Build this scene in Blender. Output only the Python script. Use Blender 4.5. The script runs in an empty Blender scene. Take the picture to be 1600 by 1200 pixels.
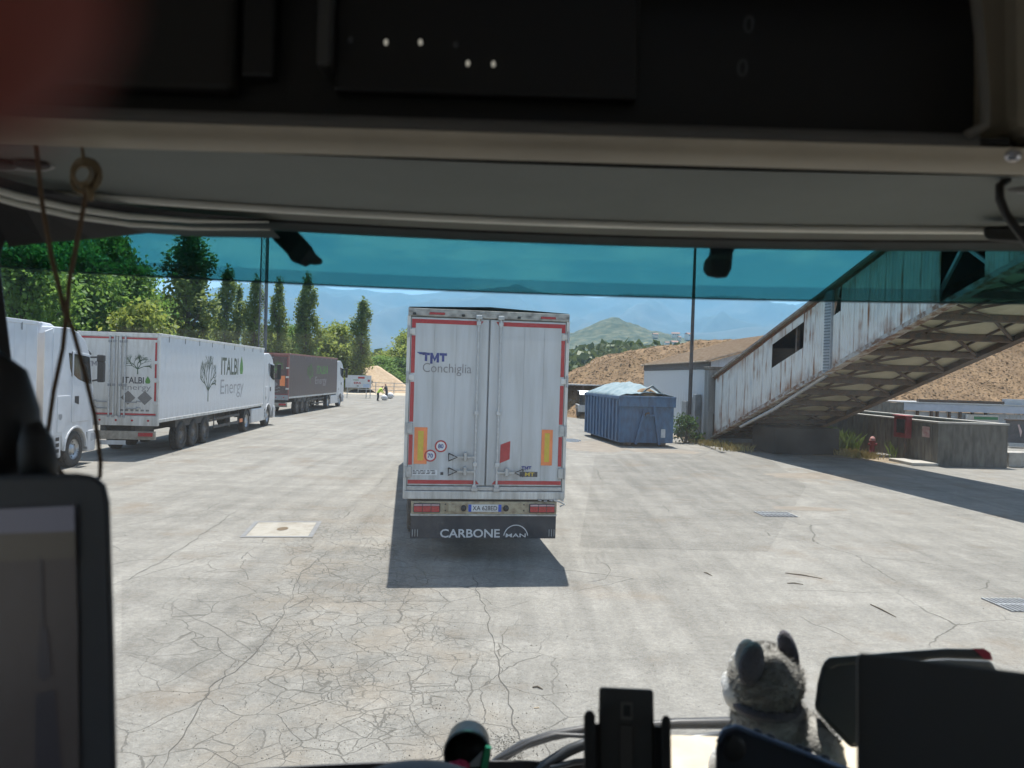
import bpy, bmesh, math, random
import numpy as np
from mathutils import Vector, Matrix, Euler, noise
random.seed(7); RS = np.random.RandomState(7)
R = math.radians
SC = bpy.context.scene
COL = SC.collection

# ------------------------------------------------------------------ camera
CAMZ = 2.95; FPX = 1164.0
cam_d = bpy.data.cameras.new('camera'); cam = bpy.data.objects.new('camera', cam_d); COL.objects.link(cam)
CAMROT = Euler((R(90 - 0.59), 0, 0)).to_matrix() @ Matrix.Rotation(R(1.7), 3, 'Z')
cam.matrix_world = Matrix.Translation((0, 0, CAMZ)) @ CAMROT.to_4x4()
cam_d.sensor_width = 36; cam_d.lens = 36 * FPX / 1600
cam_d.clip_start = 0.004; cam_d.clip_end = 30000
cam_d.dof.use_dof = True; cam_d.dof.focus_distance = 16; cam_d.dof.aperture_fstop = 6.8
SC.camera = cam
# ------------------------------------------------------------------ sky, sun, exposure
SUN_EL = 70.7
W = bpy.data.worlds.new('World'); SC.world = W; W.use_nodes = True
wn = W.node_tree.nodes; wl = W.node_tree.links
bg = wn['Background']; bg.inputs[1].default_value = 0.078
sky = wn.new('ShaderNodeTexSky'); sky.sky_type = 'NISHITA'; sky.sun_disc = False
sky.sun_elevation = R(SUN_EL); sky.sun_rotation = 0.0; sky.altitude = 200
sky.air_density = 1.0; sky.dust_density = 0.6; sky.ozone_density = 2.0
tc = wn.new('ShaderNodeTexCoord'); mp = wn.new('ShaderNodeMapping'); mp.inputs['Scale'].default_value = (1.2, 1.2, 4.5)
nz = wn.new('ShaderNodeTexNoise'); nz.inputs['Scale'].default_value = 5.5; nz.inputs['Detail'].default_value = 7; nz.inputs['Roughness'].default_value = 0.62
rp = wn.new('ShaderNodeValToRGB'); rp.color_ramp.elements[0].position = 0.49; rp.color_ramp.elements[1].position = 0.64
mx = wn.new('ShaderNodeMixRGB'); mx.inputs[2].default_value = (9.5, 9.8, 10.0, 1)
ml = wn.new('ShaderNodeMath'); ml.operation = 'MULTIPLY'; ml.inputs[1].default_value = 0.65
wl.new(tc.outputs['Generated'], mp.inputs[0]); wl.new(mp.outputs[0], nz.inputs[0]); wl.new(nz.outputs[0], rp.inputs[0])
wl.new(rp.outputs[0], ml.inputs[0]); wl.new(ml.outputs[0], mx.inputs[0]); wl.new(sky.outputs[0], mx.inputs[1]); wl.new(mx.outputs[0], bg.inputs[0])
sd = bpy.data.lights.new('sun', 'SUN'); sd.energy = 5.0; sd.angle = R(0.53); sd.color = (1.0, 0.96, 0.90)
sun = bpy.data.objects.new('sun', sd); COL.objects.link(sun)
sun.rotation_euler = Vector((0, -math.cos(R(SUN_EL)), -math.sin(R(SUN_EL)))).to_track_quat('-Z', 'Y').to_euler()
sun.location = (0, 40, 120)
SC.view_settings.view_transform = 'Standard'; SC.view_settings.look = 'None'
SC.view_settings.exposure = 0.86; SC.view_settings.gamma = 1.0
SC.render.engine = 'CYCLES'
cy = SC.cycles; cy.use_denoising = True; cy.max_bounces = 6; cy.diffuse_bounces = 3; cy.glossy_bounces = 2; cy.use_adaptive_sampling = True; cy.adaptive_threshold = 0.02
cy.transparent_max_bounces = 16; cy.volume_bounces = 1; cy.sample_clamp_indirect = 6.0
cy.caustics_reflective = False; cy.caustics_refractive = False

# ------------------------------------------------------------------ helpers
def hor(px): return 588 + (px - 800) * 0.0297
def at(px, py, Y):                       # a photo pixel at forward distance Y -> world point
    d = CAMROT @ Vector(((px - 800) / FPX, -(py - 600) / FPX, -1.0))
    return Vector((0, 0, CAMZ)) + d * (Y / d.y)
def grd(px, py):
    d = CAMROT @ Vector(((px - 800) / FPX, -(py - 600) / FPX, -1.0))
    return Vector((0, 0, CAMZ)) + d * (CAMZ / -d.z)

class MB:
    def __init__(s): s.v = []; s.f = []
    def add(s, vs, fs):
        b = len(s.v); s.v += [tuple(v) for v in vs]; s.f += [tuple(i + b for i in f) for f in fs]; return s
    def bx(s, x0, x1, y0, y1, z0, z1):
        return s.add([(x0,y0,z0),(x1,y0,z0),(x1,y1,z0),(x0,y1,z0),(x0,y0,z1),(x1,y0,z1),(x1,y1,z1),(x0,y1,z1)],
                     [(0,3,2,1),(4,5,6,7),(0,1,5,4),(1,2,6,5),(2,3,7,6),(3,0,4,7)])
    def box(s, c, size, rot=None):
        m = MB().bx(-size[0]/2, size[0]/2, -size[1]/2, size[1]/2, -size[2]/2, size[2]/2)
        M = (rot.to_matrix() if rot is not None and hasattr(rot, 'to_matrix') else rot) or Matrix.Identity(3)
        return s.add([M @ Vector(v) + Vector(c) for v in m.v], m.f)
    def cyl(s, p0, p1, r0, r1=None, n=12, caps=True):
        p0 = Vector(p0); p1 = Vector(p1); r1 = r0 if r1 is None else r1
        ax = (p1 - p0).normalized(); u = ax.orthogonal().normalized(); w = ax.cross(u)
        vs = []
        for p, r in ((p0, r0), (p1, r1)):
            for k in range(n):
                a = 2*math.pi*k/n; vs.append(p + (u*math.cos(a) + w*math.sin(a))*r)
        fs = [(k, (k+1) % n, n + (k+1) % n, n + k) for k in range(n)]
        if caps: fs += [tuple(range(n-1, -1, -1)), tuple(range(n, 2*n))]
        return s.add(vs, fs)
    def bar(s, p0, p1, w, h=None):
        h = h or w; p0 = Vector(p0); p1 = Vector(p1); ax = (p1-p0).normalized()
        u = ax.cross(Vector((0,0,1))); u = Vector((1,0,0)) if u.length < 1e-4 else u.normalized(); q = u.cross(ax)
        vs = [p + u*a*w/2 + q*b*h/2 for p in (p0, p1) for a, b in ((-1,-1),(1,-1),(1,1),(-1,1))]
        return s.add(vs, [(0,1,5,4),(1,2,6,5),(2,3,7,6),(3,0,4,7),(0,3,2,1),(4,5,6,7)])
    def tube(s, pts, r, n=8):
        pts = [Vector(p) for p in pts]; m = len(pts); vs = []; u = None
        rr = r if isinstance(r, (list, tuple)) else [r]*m
        for i, p in enumerate(pts):
            t = (pts[min(i+1, m-1)] - pts[max(i-1, 0)]).normalized()
            u = t.orthogonal().normalized() if u is None else (u - t*u.dot(t)).normalized()
            w = t.cross(u)
            for k in range(n):
                a = 2*math.pi*k/n; vs.append(p + (u*math.cos(a) + w*math.sin(a))*rr[i])
        fs = [(i*n+k, i*n+(k+1) % n, (i+1)*n+(k+1) % n, (i+1)*n+k) for i in range(m-1) for k in range(n)]
        fs += [tuple(range(n-1, -1, -1)), tuple(range((m-1)*n, m*n))]
        return s.add(vs, fs)
    def prism(s, poly, x0, x1, axis='x'):   # poly in the two other axes
        def P(a, b, t): return {'x': (t, a, b), 'y': (a, t, b), 'z': (a, b, t)}[axis]
        n = len(poly)
        vs = [P(a, b, x0) for a, b in poly] + [P(a, b, x1) for a, b in poly]
        fs = [tuple(range(n-1, -1, -1)), tuple(range(n, 2*n))] + [(k, (k+1) % n, n+(k+1) % n, n+k) for k in range(n)]
        return s.add(vs, fs)
    def ell(s, c, r, nu=16, nv=10, rot=None, fn=None):
        c = Vector(c); vs = []
        for j in range(nv+1):
            th = math.pi*j/nv
            for i in range(nu):
                ph = 2*math.pi*i/nu
                d = Vector((math.sin(th)*math.cos(ph), math.sin(th)*math.sin(ph), math.cos(th)))
                k = fn(d) if fn else 1.0
                v = Vector((d.x*r[0]*k, d.y*r[1]*k, d.z*r[2]*k))
                vs.append(c + (rot @ v if rot else v))
        fs = [(j*nu+i, (j+1)*nu+i, (j+1)*nu+(i+1) % nu, j*nu+(i+1) % nu) for j in range(nv) for i in range(nu)]
        return s.add(vs, fs)
    def lathe(s, prof, n=24, axis='x', c=(0,0,0)):   # prof: (radius, along)
        vs = []; m = len(prof); c = Vector(c)
        for r, a in prof:
            for k in range(n):
                t = 2*math.pi*k/n; q = (r*math.cos(t), r*math.sin(t))
                vs.append(c + Vector({'x': (a, q[0], q[1]), 'y': (q[0], a, q[1]), 'z': (q[0], q[1], a)}[axis]))
        fs = [(i*n+k, i*n+(k+1) % n, (i+1)*n+(k+1) % n, (i+1)*n+k) for i in range(m-1) for k in range(n)]
        return s.add(vs, fs)
    def quad(s, a, b, c, d): return s.add([a, b, c, d], [(0, 1, 2, 3)])
    def mesh(s, name='m'):
        me = bpy.data.meshes.new(name); me.from_pydata(s.v, [], s.f); me.validate(); 
        bm = bmesh.new(); bm.from_mesh(me); bmesh.ops.recalc_face_normals(bm, faces=bm.faces); bm.to_mesh(me); bm.free()
        return me

def ob(name, mesh, mat, parent=None, smooth=False, loc=None, rot=None, bevel=0, seg=2, kind=None):
    if isinstance(mesh, MB): mesh = mesh.mesh(name)
    o = bpy.data.objects.new(name, mesh); COL.objects.link(o)
    if mat is not None and len(mesh.materials) == 0: mesh.materials.append(mat)
    if parent is not None: o.parent = parent
    if loc is not None: o.location = loc
    if rot is not None: o.rotation_euler = rot
    if smooth: 
        mesh.polygons.foreach_set('use_smooth', [True]*len(mesh.polygons))
    if bevel:
        b = o.modifiers.new('bevel', 'BEVEL'); b.width = bevel; b.segments = seg; b.limit_method = 'ANGLE'; b.angle_limit = R(35)
    if kind: o['kind'] = kind
    return o
def tag(o, label, cat, group=None):
    o['label'] = label; o['category'] = cat
    if group: o['group'] = group
    return o
def thing(name, label, cat, loc=(0,0,0), rz=0.0, group=None):
    o = bpy.data.objects.new(name, None); COL.objects.link(o); o.location = loc; o.rotation_euler = (0, 0, rz)
    o.empty_display_size = 0.2
    return tag(o, label, cat, group)
def copy_tree(o, parent=None):
    c = o.copy(); COL.objects.link(c); c.parent = parent
    for ch in list(o.children): copy_tree(ch, c)
    return c

# ------------------------------------------------------------------ materials
MATS = {}
def M(name, col, rough=0.6, metal=0.0, var=0.12, scale=6.0, bump=0.0, bscale=60.0, stretch=(1,1,1), col2=None, spec=0.5, coord='Object', sharp=(0.35, 0.65), emit=None, trans=0.0, det=6):
    m = bpy.data.materials.new(name); m.use_nodes = True; nt = m.node_tree; N = nt.nodes; L = nt.links
    p = N['Principled BSDF']; p.inputs['Roughness'].default_value = rough; p.inputs['Metallic'].default_value = metal
    p.inputs['Specular IOR Level'].default_value = spec
    c = N.new('ShaderNodeTexCoord'); mpn = N.new('ShaderNodeMapping'); mpn.inputs['Scale'].default_value = stretch
    L.new(c.outputs[coord], mpn.inputs[0])
    nt1 = N.new('ShaderNodeTexNoise'); nt1.inputs['Scale'].default_value = scale; nt1.inputs['Detail'].default_value = det; nt1.inputs['Roughness'].default_value = 0.6
    L.new(mpn.outputs[0], nt1.inputs[0])
    r = N.new('ShaderNodeValToRGB'); r.color_ramp.elements[0].position = sharp[0]; r.color_ramp.elements[1].position = sharp[1]
    c2 = col2 or tuple(min(1, x*(1+var)) for x in col); c1 = col if col2 else tuple(x*(1-var) for x in col)
    r.color_ramp.elements[0].color = (*c1, 1); r.color_ramp.elements[1].color = (*c2, 1)
    L.new(nt1.outputs[0], r.inputs[0]); L.new(r.outputs[0], p.inputs['Base Color'])
    if bump:
        nb = N.new('ShaderNodeTexNoise'); nb.inputs['Scale'].default_value = bscale; nb.inputs['Detail'].default_value = 5
        L.new(mpn.outputs[0], nb.inputs[0]); bp = N.new('ShaderNodeBump'); bp.inputs['Strength'].default_value = bump
        bp.inputs['Distance'].default_value = 0.02
        L.new(nb.outputs[0], bp.inputs['Height']); L.new(bp.outputs[0], p.inputs['Normal'])
    if emit: p.inputs['Emission Color'].default_value = (*emit[:3], 1); p.inputs['Emission Strength'].default_value = emit[3]
    MATS[name] = m; return m
def leafmat(name, c1, c2, tr=0.35):
    m = bpy.data.materials.new(name); m.use_nodes = True; nt = m.node_tree; N = nt.nodes; L = nt.links
    for n in list(N): N.remove(n)
    out = N.new('ShaderNodeOutputMaterial'); d = N.new('ShaderNodeBsdfPrincipled'); t = N.new('ShaderNodeBsdfTranslucent'); mix = N.new('ShaderNodeMixShader')
    d.inputs['Roughness'].default_value = 0.55; d.inputs['Specular IOR Level'].default_value = 0.3
    mix.inputs[0].default_value = tr
    g = N.new('ShaderNodeTexCoord'); n1 = N.new('ShaderNodeTexNoise'); n1.inputs['Scale'].default_value = 0.8; n1.inputs['Detail'].default_value = 8; n1.inputs['Roughness'].default_value = 0.8
    r = N.new('ShaderNodeValToRGB'); r.color_ramp.elements[0].position = 0.35; r.color_ramp.elements[1].position = 0.65
    r.color_ramp.elements[0].color = (*c1, 1); r.color_ramp.elements[1].color = (*c2, 1)
    L.new(g.outputs['Object'], n1.inputs[0]); L.new(n1.outputs[0], r.inputs[0]); L.new(r.outputs[0], d.inputs['Base Color'])
    hs = N.new('ShaderNodeHueSaturation'); hs.inputs['Value'].default_value = 1.3; hs.inputs['Hue'].default_value = 0.485
    L.new(r.outputs[0], hs.inputs['Color']); L.new(hs.outputs[0], t.inputs[0])
    L.new(d.outputs[0], mix.inputs[1]); L.new(t.outputs[0], mix.inputs[2]); L.new(mix.outputs[0], out.inputs[0])
    return m
def glassmat(name, tint, refl=0.6, grad=None):
    m = bpy.data.materials.new(name); m.use_nodes = True; nt = m.node_tree; N = nt.nodes; L = nt.links
    for n in list(N): N.remove(n)
    out = N.new('ShaderNodeOutputMaterial'); t = N.new('ShaderNodeBsdfTransparent'); g = N.new('ShaderNodeBsdfGlossy'); mix = N.new('ShaderNodeMixShader')
    g.inputs['Roughness'].default_value = 0.02
    fr = N.new('ShaderNodeFresnel'); fr.inputs[0].default_value = 1.45; mu = N.new('ShaderNodeMath'); mu.operation = 'MULTIPLY'; mu.inputs[1].default_value = refl
    t.inputs[0].default_value = (*tint, 1)
    if grad:
        c = N.new('ShaderNodeTexCoord'); sx = N.new('ShaderNodeSeparateXYZ'); mr = N.new('ShaderNodeMapRange'); mc = N.new('ShaderNodeMixRGB')
        mr.inputs[1].default_value = grad[0]; mr.inputs[2].default_value = grad[1]; mc.inputs[1].default_value = (*tint, 1); mc.inputs[2].default_value = (*grad[2], 1)
        mr.interpolation_type = 'SMOOTHSTEP'
        L.new(c.outputs['Object'], sx.inputs[0]); L.new(sx.outputs[2], mr.inputs[0]); L.new(mr.outputs[0], mc.inputs[0]); L.new(mc.outputs[0], t.inputs[0])
    L.new(fr.outputs[0], mu.inputs[0]); L.new(mu.outputs[0], mix.inputs[0]); L.new(t.outputs[0], mix.inputs[1]); L.new(g.outputs[0], mix.inputs[2]); L.new(mix.outputs[0], out.inputs[0])
    return m

white = M('white_paint', (0.66,0.675,0.70), 0.35, var=0.06, scale=2.0)
dirtywhite = M('dirty_white_paint', (0.70,0.69,0.66), 0.5, scale=3.0, col2=(0.52,0.49,0.44), stretch=(3,3,0.5), sharp=(0.45,0.8))
door_white = M('door_white', (0.57,0.59,0.61), 0.45, scale=1.3, col2=(0.42,0.425,0.42), stretch=(5,5,0.45), sharp=(0.42,0.85), det=9)
seamgrey = M('seam_grey', (0.30,0.31,0.32), 0.6)
galv = M('galvanised', (0.42,0.43,0.44), 0.42, 0.6, var=0.15, scale=14)
rodgrey = M('rod_grey', (0.50,0.51,0.52), 0.4, 0.3, var=0.15, scale=20)
dirtrail = M('dirty_rail', (0.45,0.43,0.40), 0.7, scale=8, col2=(0.15,0.14,0.13), stretch=(1,1,2), sharp=(0.4,0.7))
black = M('black_plastic', (0.018,0.018,0.020), 0.45, var=0.2, scale=20)
rubber = M('tyre_rubber', (0.028,0.027,0.026), 0.85, scale=10, col2=(0.06,0.055,0.05), bump=0.3, bscale=40)
chassis = M('chassis_dark', (0.035,0.036,0.04), 0.7, scale=5, col2=(0.09,0.08,0.07))
rimsteel = M('rim_steel', (0.45,0.46,0.47), 0.35, 0.7, var=0.2, scale=8)
rimdark = M('rim_dusty', (0.16,0.15,0.14), 0.7, 0.2, var=0.25, scale=8)
red = M('reflective_red', (0.42,0.035,0.04), 0.4, var=0.1, scale=15)
darkred = M('lamp_red', (0.40,0.03,0.035), 0.25, var=0.15, scale=30)
orange = M('plate_orange', (0.85,0.26,0.09), 0.5, var=0.08)
yellow = M('plate_yellow', (0.62,0.45,0.05), 0.5, var=0.08, scale=30)
navy = M('print_navy', (0.03,0.05,0.22), 0.5)
ink = M('print_dark', (0.06,0.06,0.065), 0.6)
inkgrey = M('print_grey', (0.24,0.23,0.24), 0.6)
inkgreen = M('print_green', (0.10,0.26,0.05), 0.6)
inklight = M('print_light', (0.55,0.56,0.58), 0.6)
cream_bar = M('light_bar_rusty', (0.42,0.36,0.25), 0.7, scale=12, col2=(0.20,0.14,0.09), sharp=(0.45,0.75))
flapnavy = M('flap_rubber', (0.022,0.026,0.036), 0.75, scale=6, col2=(0.045,0.047,0.055))
carglass = M('vehicle_glass', (0.02,0.025,0.028), 0.05, var=0.1, spec=0.8)
maroon = M('maroon_paint', (0.085,0.050,0.050), 0.5, scale=3, col2=(0.12,0.085,0.08), stretch=(2,2,0.6))
maroonr = M('maroon_red', (0.22,0.05,0.05), 0.5)
bluecon = M('container_blue', (0.068,0.148,0.27), 0.6, scale=3.2, col2=(0.05,0.08,0.14), stretch=(2,2,0.7), bump=0.15, bscale=30, sharp=(0.4,0.75))
tarp = M('tarpaulin', (0.15,0.215,0.245), 0.75, scale=2.5, col2=(0.26,0.32,0.34), bump=0.8, bscale=5, spec=0.15)
concrete = M('concrete', (0.175,0.162,0.14), 0.9, scale=3.0, col2=(0.085,0.079,0.069), stretch=(2,2,0.5), bump=0.25, bscale=50)
concrete_lt = M('concrete_light', (0.42,0.40,0.36), 0.9, scale=4, col2=(0.32,0.30,0.27), bump=0.2)
sheet = M('white_sheet', (0.62,0.64,0.66), 0.5, scale=2.0, col2=(0.42,0.43,0.43), stretch=(4,4,0.4), sharp=(0.5,0.8))
rust = M('rust', (0.22,0.09,0.04), 0.9, scale=9, col2=(0.09,0.05,0.035), bump=0.3)
rustrail = M('rusty_rail', (0.45,0.42,0.38), 0.8, scale=4, col2=(0.20,0.10,0.055), sharp=(0.42,0.6))
steeldark = M('steel_dark', (0.07,0.06,0.052), 0.75, scale=6, col2=(0.14,0.085,0.055))
khaki = M('deck_khaki', (0.56,0.51,0.37), 0.85, scale=1.5, col2=(0.44,0.40,0.28))
roofchip = M('roof_dust', (0.32,0.23,0.15), 0.9, scale=5, col2=(0.44,0.35,0.26), bump=0.4, bscale=20)
chip = M('wood_chip', (0.14,0.085,0.043), 0.95, scale=1.0, col2=(0.27,0.175,0.092), bump=0.7, bscale=11.0, sharp=(0.3,0.72), det=12)
chip_b = M('wood_chip_pale', (0.27,0.178,0.092), 0.95, scale=2.0, col2=(0.155,0.095,0.052))
sandm = M('sand', (0.50,0.38,0.26), 0.95, scale=3, col2=(0.38,0.27,0.17), bump=0.5, bscale=12)
tangr = M('tan_ground', (0.48,0.42,0.33), 0.95, scale=0.6, col2=(0.36,0.29,0.21))
bark = M('bark', (0.085,0.065,0.05), 0.95, scale=5, col2=(0.14,0.12,0.10), bump=0.4)
redpaint = M('hydrant_red', (0.26,0.022,0.03), 0.5, scale=10, col2=(0.16,0.02,0.02))
drygrass = M('dry_grass', (0.45,0.34,0.13), 0.9, scale=4, col2=(0.30,0.25,0.09))
greengrass = leafmat('weed_leaf', (0.06,0.11,0.025), (0.16,0.22,0.06))
bushleaf = leafmat('bush_leaf', (0.03,0.07,0.02), (0.07,0.14,0.04))
poplarleaf = leafmat('poplar_leaf', (0.085,0.135,0.035), (0.24,0.29,0.09), 0.5)
broadleaf = leafmat('broad_leaf', (0.065,0.15,0.03), (0.19,0.31,0.07), 0.5)
olivleaf = leafmat('olive_leaf', (0.12,0.18,0.035), (0.29,0.34,0.08), 0.5)
skin = M('skin', (0.45,0.24,0.17), 0.55, var=0.1, scale=40)
hiviz = M('hi_viz', (0.45,0.62,0.06), 0.7)
trouser = M('dark_cloth', (0.03,0.033,0.045), 0.85)
hairm = M('hair_dark', (0.03,0.02,0.015), 0.8)

def add_grime(m, z0, z1, col, amt, st=(7,7,0.5)):
    N = m.node_tree.nodes; L = m.node_tree.links; p = N['Principled BSDF']; src = p.inputs['Base Color'].links[0].from_socket
    c = N.new('ShaderNodeTexCoord'); sx = N.new('ShaderNodeSeparateXYZ'); mp_ = N.new('ShaderNodeMapping'); mp_.inputs['Scale'].default_value = st
    n1 = N.new('ShaderNodeTexNoise'); n1.inputs['Scale'].default_value = 1.0; n1.inputs['Detail'].default_value = 8; n1.inputs['Roughness'].default_value = 0.7
    L.new(c.outputs['Object'], sx.inputs[0]); L.new(c.outputs['Object'], mp_.inputs[0]); L.new(mp_.outputs[0], n1.inputs[0])
    r = N.new('ShaderNodeMapRange'); r.inputs[1].default_value = z0; r.inputs[2].default_value = z1; r.inputs[3].default_value = 1; r.inputs[4].default_value = 0.12; L.new(sx.outputs[2], r.inputs[0])
    r2 = N.new('ShaderNodeMapRange'); r2.inputs[1].default_value = 0.36; r2.inputs[2].default_value = 0.72; L.new(n1.outputs[0], r2.inputs[0])
    a = N.new('ShaderNodeMath'); a.operation = 'MULTIPLY'; b = N.new('ShaderNodeMath'); b.operation = 'MULTIPLY'; b.inputs[1].default_value = amt
    L.new(r.outputs[0], a.inputs[0]); L.new(r2.outputs[0], a.inputs[1]); L.new(a.outputs[0], b.inputs[0])
    mx_ = N.new('ShaderNodeMixRGB'); mx_.inputs[2].default_value = (*col, 1); L.new(b.outputs[0], mx_.inputs[0]); L.new(src, mx_.inputs[1]); L.new(mx_.outputs[0], p.inputs['Base Color'])
add_grime(door_white, 1.1, 2.2, (0.20,0.185,0.16), 0.75); add_grime(dirtywhite, 0.9, 2.0, (0.17,0.15,0.125), 0.8); add_grime(white, 0.4, 1.9, (0.30,0.28,0.25), 0.55); add_grime(maroon, 1.1, 2.0, (0.20,0.18,0.16), 0.5)
# gallery cladding: white paint with rust streaks and a rusted foot
def cladding():
    m = bpy.data.materials.new('gallery_cladding'); m.use_nodes = True; N = m.node_tree.nodes; L = m.node_tree.links
    p = N['Principled BSDF']; p.inputs['Roughness'].default_value = 0.6
    tco = N.new('ShaderNodeTexCoord'); oi = N.new('ShaderNodeObjectInfo')
    add = N.new('ShaderNodeVectorMath'); add.operation = 'ADD'; mul = N.new('ShaderNodeVectorMath'); mul.operation = 'SCALE'; mul.inputs['Scale'].default_value = 31.0
    comb = N.new('ShaderNodeCombineXYZ'); L.new(oi.outputs['Random'], comb.inputs[0]); L.new(oi.outputs['Random'], comb.inputs[2]); L.new(comb.outputs[0], mul.inputs[0])
    L.new(tco.outputs['Object'], add.inputs[0]); L.new(mul.outputs[0], add.inputs[1])
    def noise_(sc, st, det=6, lo=0.4, hi=0.7):
        mpp = N.new('ShaderNodeMapping'); mpp.inputs['Scale'].default_value = st; L.new(add.outputs[0], mpp.inputs[0])
        n = N.new('ShaderNodeTexNoise'); n.inputs['Scale'].default_value = sc; n.inputs['Detail'].default_value = det; L.new(mpp.outputs[0], n.inputs[0])
        r = N.new('ShaderNodeMapRange'); r.inputs[1].default_value = lo; r.inputs[2].default_value = hi; L.new(n.outputs[0], r.inputs[0]); return r.outputs[0]
    a = noise_(1.0, (7, 1, 0.5), 7, 0.52, 0.68)         # streaks
    b = noise_(1.4, (1, 1, 1), 7, 0.42, 0.66)
    grey = noise_(0.8, (3, 1, 0.7), 4, 0.52, 0.75)
    sx = N.new('ShaderNodeSeparateXYZ'); L.new(tco.outputs['Object'], sx.inputs[0])
    # height above the sloping foot of the panel: local z minus slope * local x
    f1 = N.new('ShaderNodeMath'); f1.operation = 'MULTIPLY_ADD'; f1.inputs[1].default_value = -0.3125; L.new(sx.outputs[0], f1.inputs[0]); L.new(sx.outputs[2], f1.inputs[2])
    foot = N.new('ShaderNodeMapRange'); foot.inputs[1].default_value = 0.0; foot.inputs[2].default_value = 0.55; foot.inputs[3].default_value = 1.0; foot.inputs[4].default_value = 0.0
    L.new(f1.outputs[0], foot.inputs[0])
    def math_(op, x, y):
        n = N.new('ShaderNodeMath'); n.operation = op; n.use_clamp = True
        for i, q in enumerate((x, y)):
            if hasattr(q, 'links'): L.new(q, n.inputs[i])
            else: n.inputs[i].default_value = q
        return n.outputs[0]
    fm = math_('MULTIPLY', foot.outputs[0], b)
    st = math_('MULTIPLY', math_('MULTIPLY', a, b), 0.9)
    sm = N.new('ShaderNodeMapRange'); sm.inputs[1].default_value = 0.335; sm.inputs[2].default_value = 0.40; ab = N.new('ShaderNodeMath'); ab.operation = 'ABSOLUTE'
    sb_ = N.new('ShaderNodeMath'); sb_.operation = 'SUBTRACT'; sb_.inputs[1].default_value = 0.40; L.new(sx.outputs[0], sb_.inputs[0]); L.new(sb_.outputs[0], ab.inputs[0]); L.new(ab.outputs[0], sm.inputs[0])
    top = N.new('ShaderNodeMapRange'); top.inputs[1].default_value = 1.9; top.inputs[2].default_value = 2.55; L.new(f1.outputs[0], top.inputs[0])
    seam = math_('MULTIPLY', math_('MULTIPLY', sm.outputs[0], noise_(1.0, (3, 1, 0.8), 5, 0.45, 0.62)), 0.9)
    rm = math_('ADD', math_('ADD', fm, st), math_('ADD', seam, math_('MULTIPLY', math_('MULTIPLY', top.outputs[0], b), 0.6)))
    c1 = N.new('ShaderNodeMixRGB'); c1.inputs[1].default_value = (0.63,0.62,0.585,1); c1.inputs[2].default_value = (0.33,0.35,0.37,1); L.new(math_('MULTIPLY', grey, 0.7), c1.inputs[0])
    c2 = N.new('ShaderNodeMixRGB'); c2.inputs[2].default_value = (0.26,0.115,0.045,1); L.new(rm, c2.inputs[0]); L.new(c1.outputs[0], c2.inputs[1])
    L.new(c2.outputs[0], p.inputs['Base Color']); return m
clad = cladding()

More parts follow.
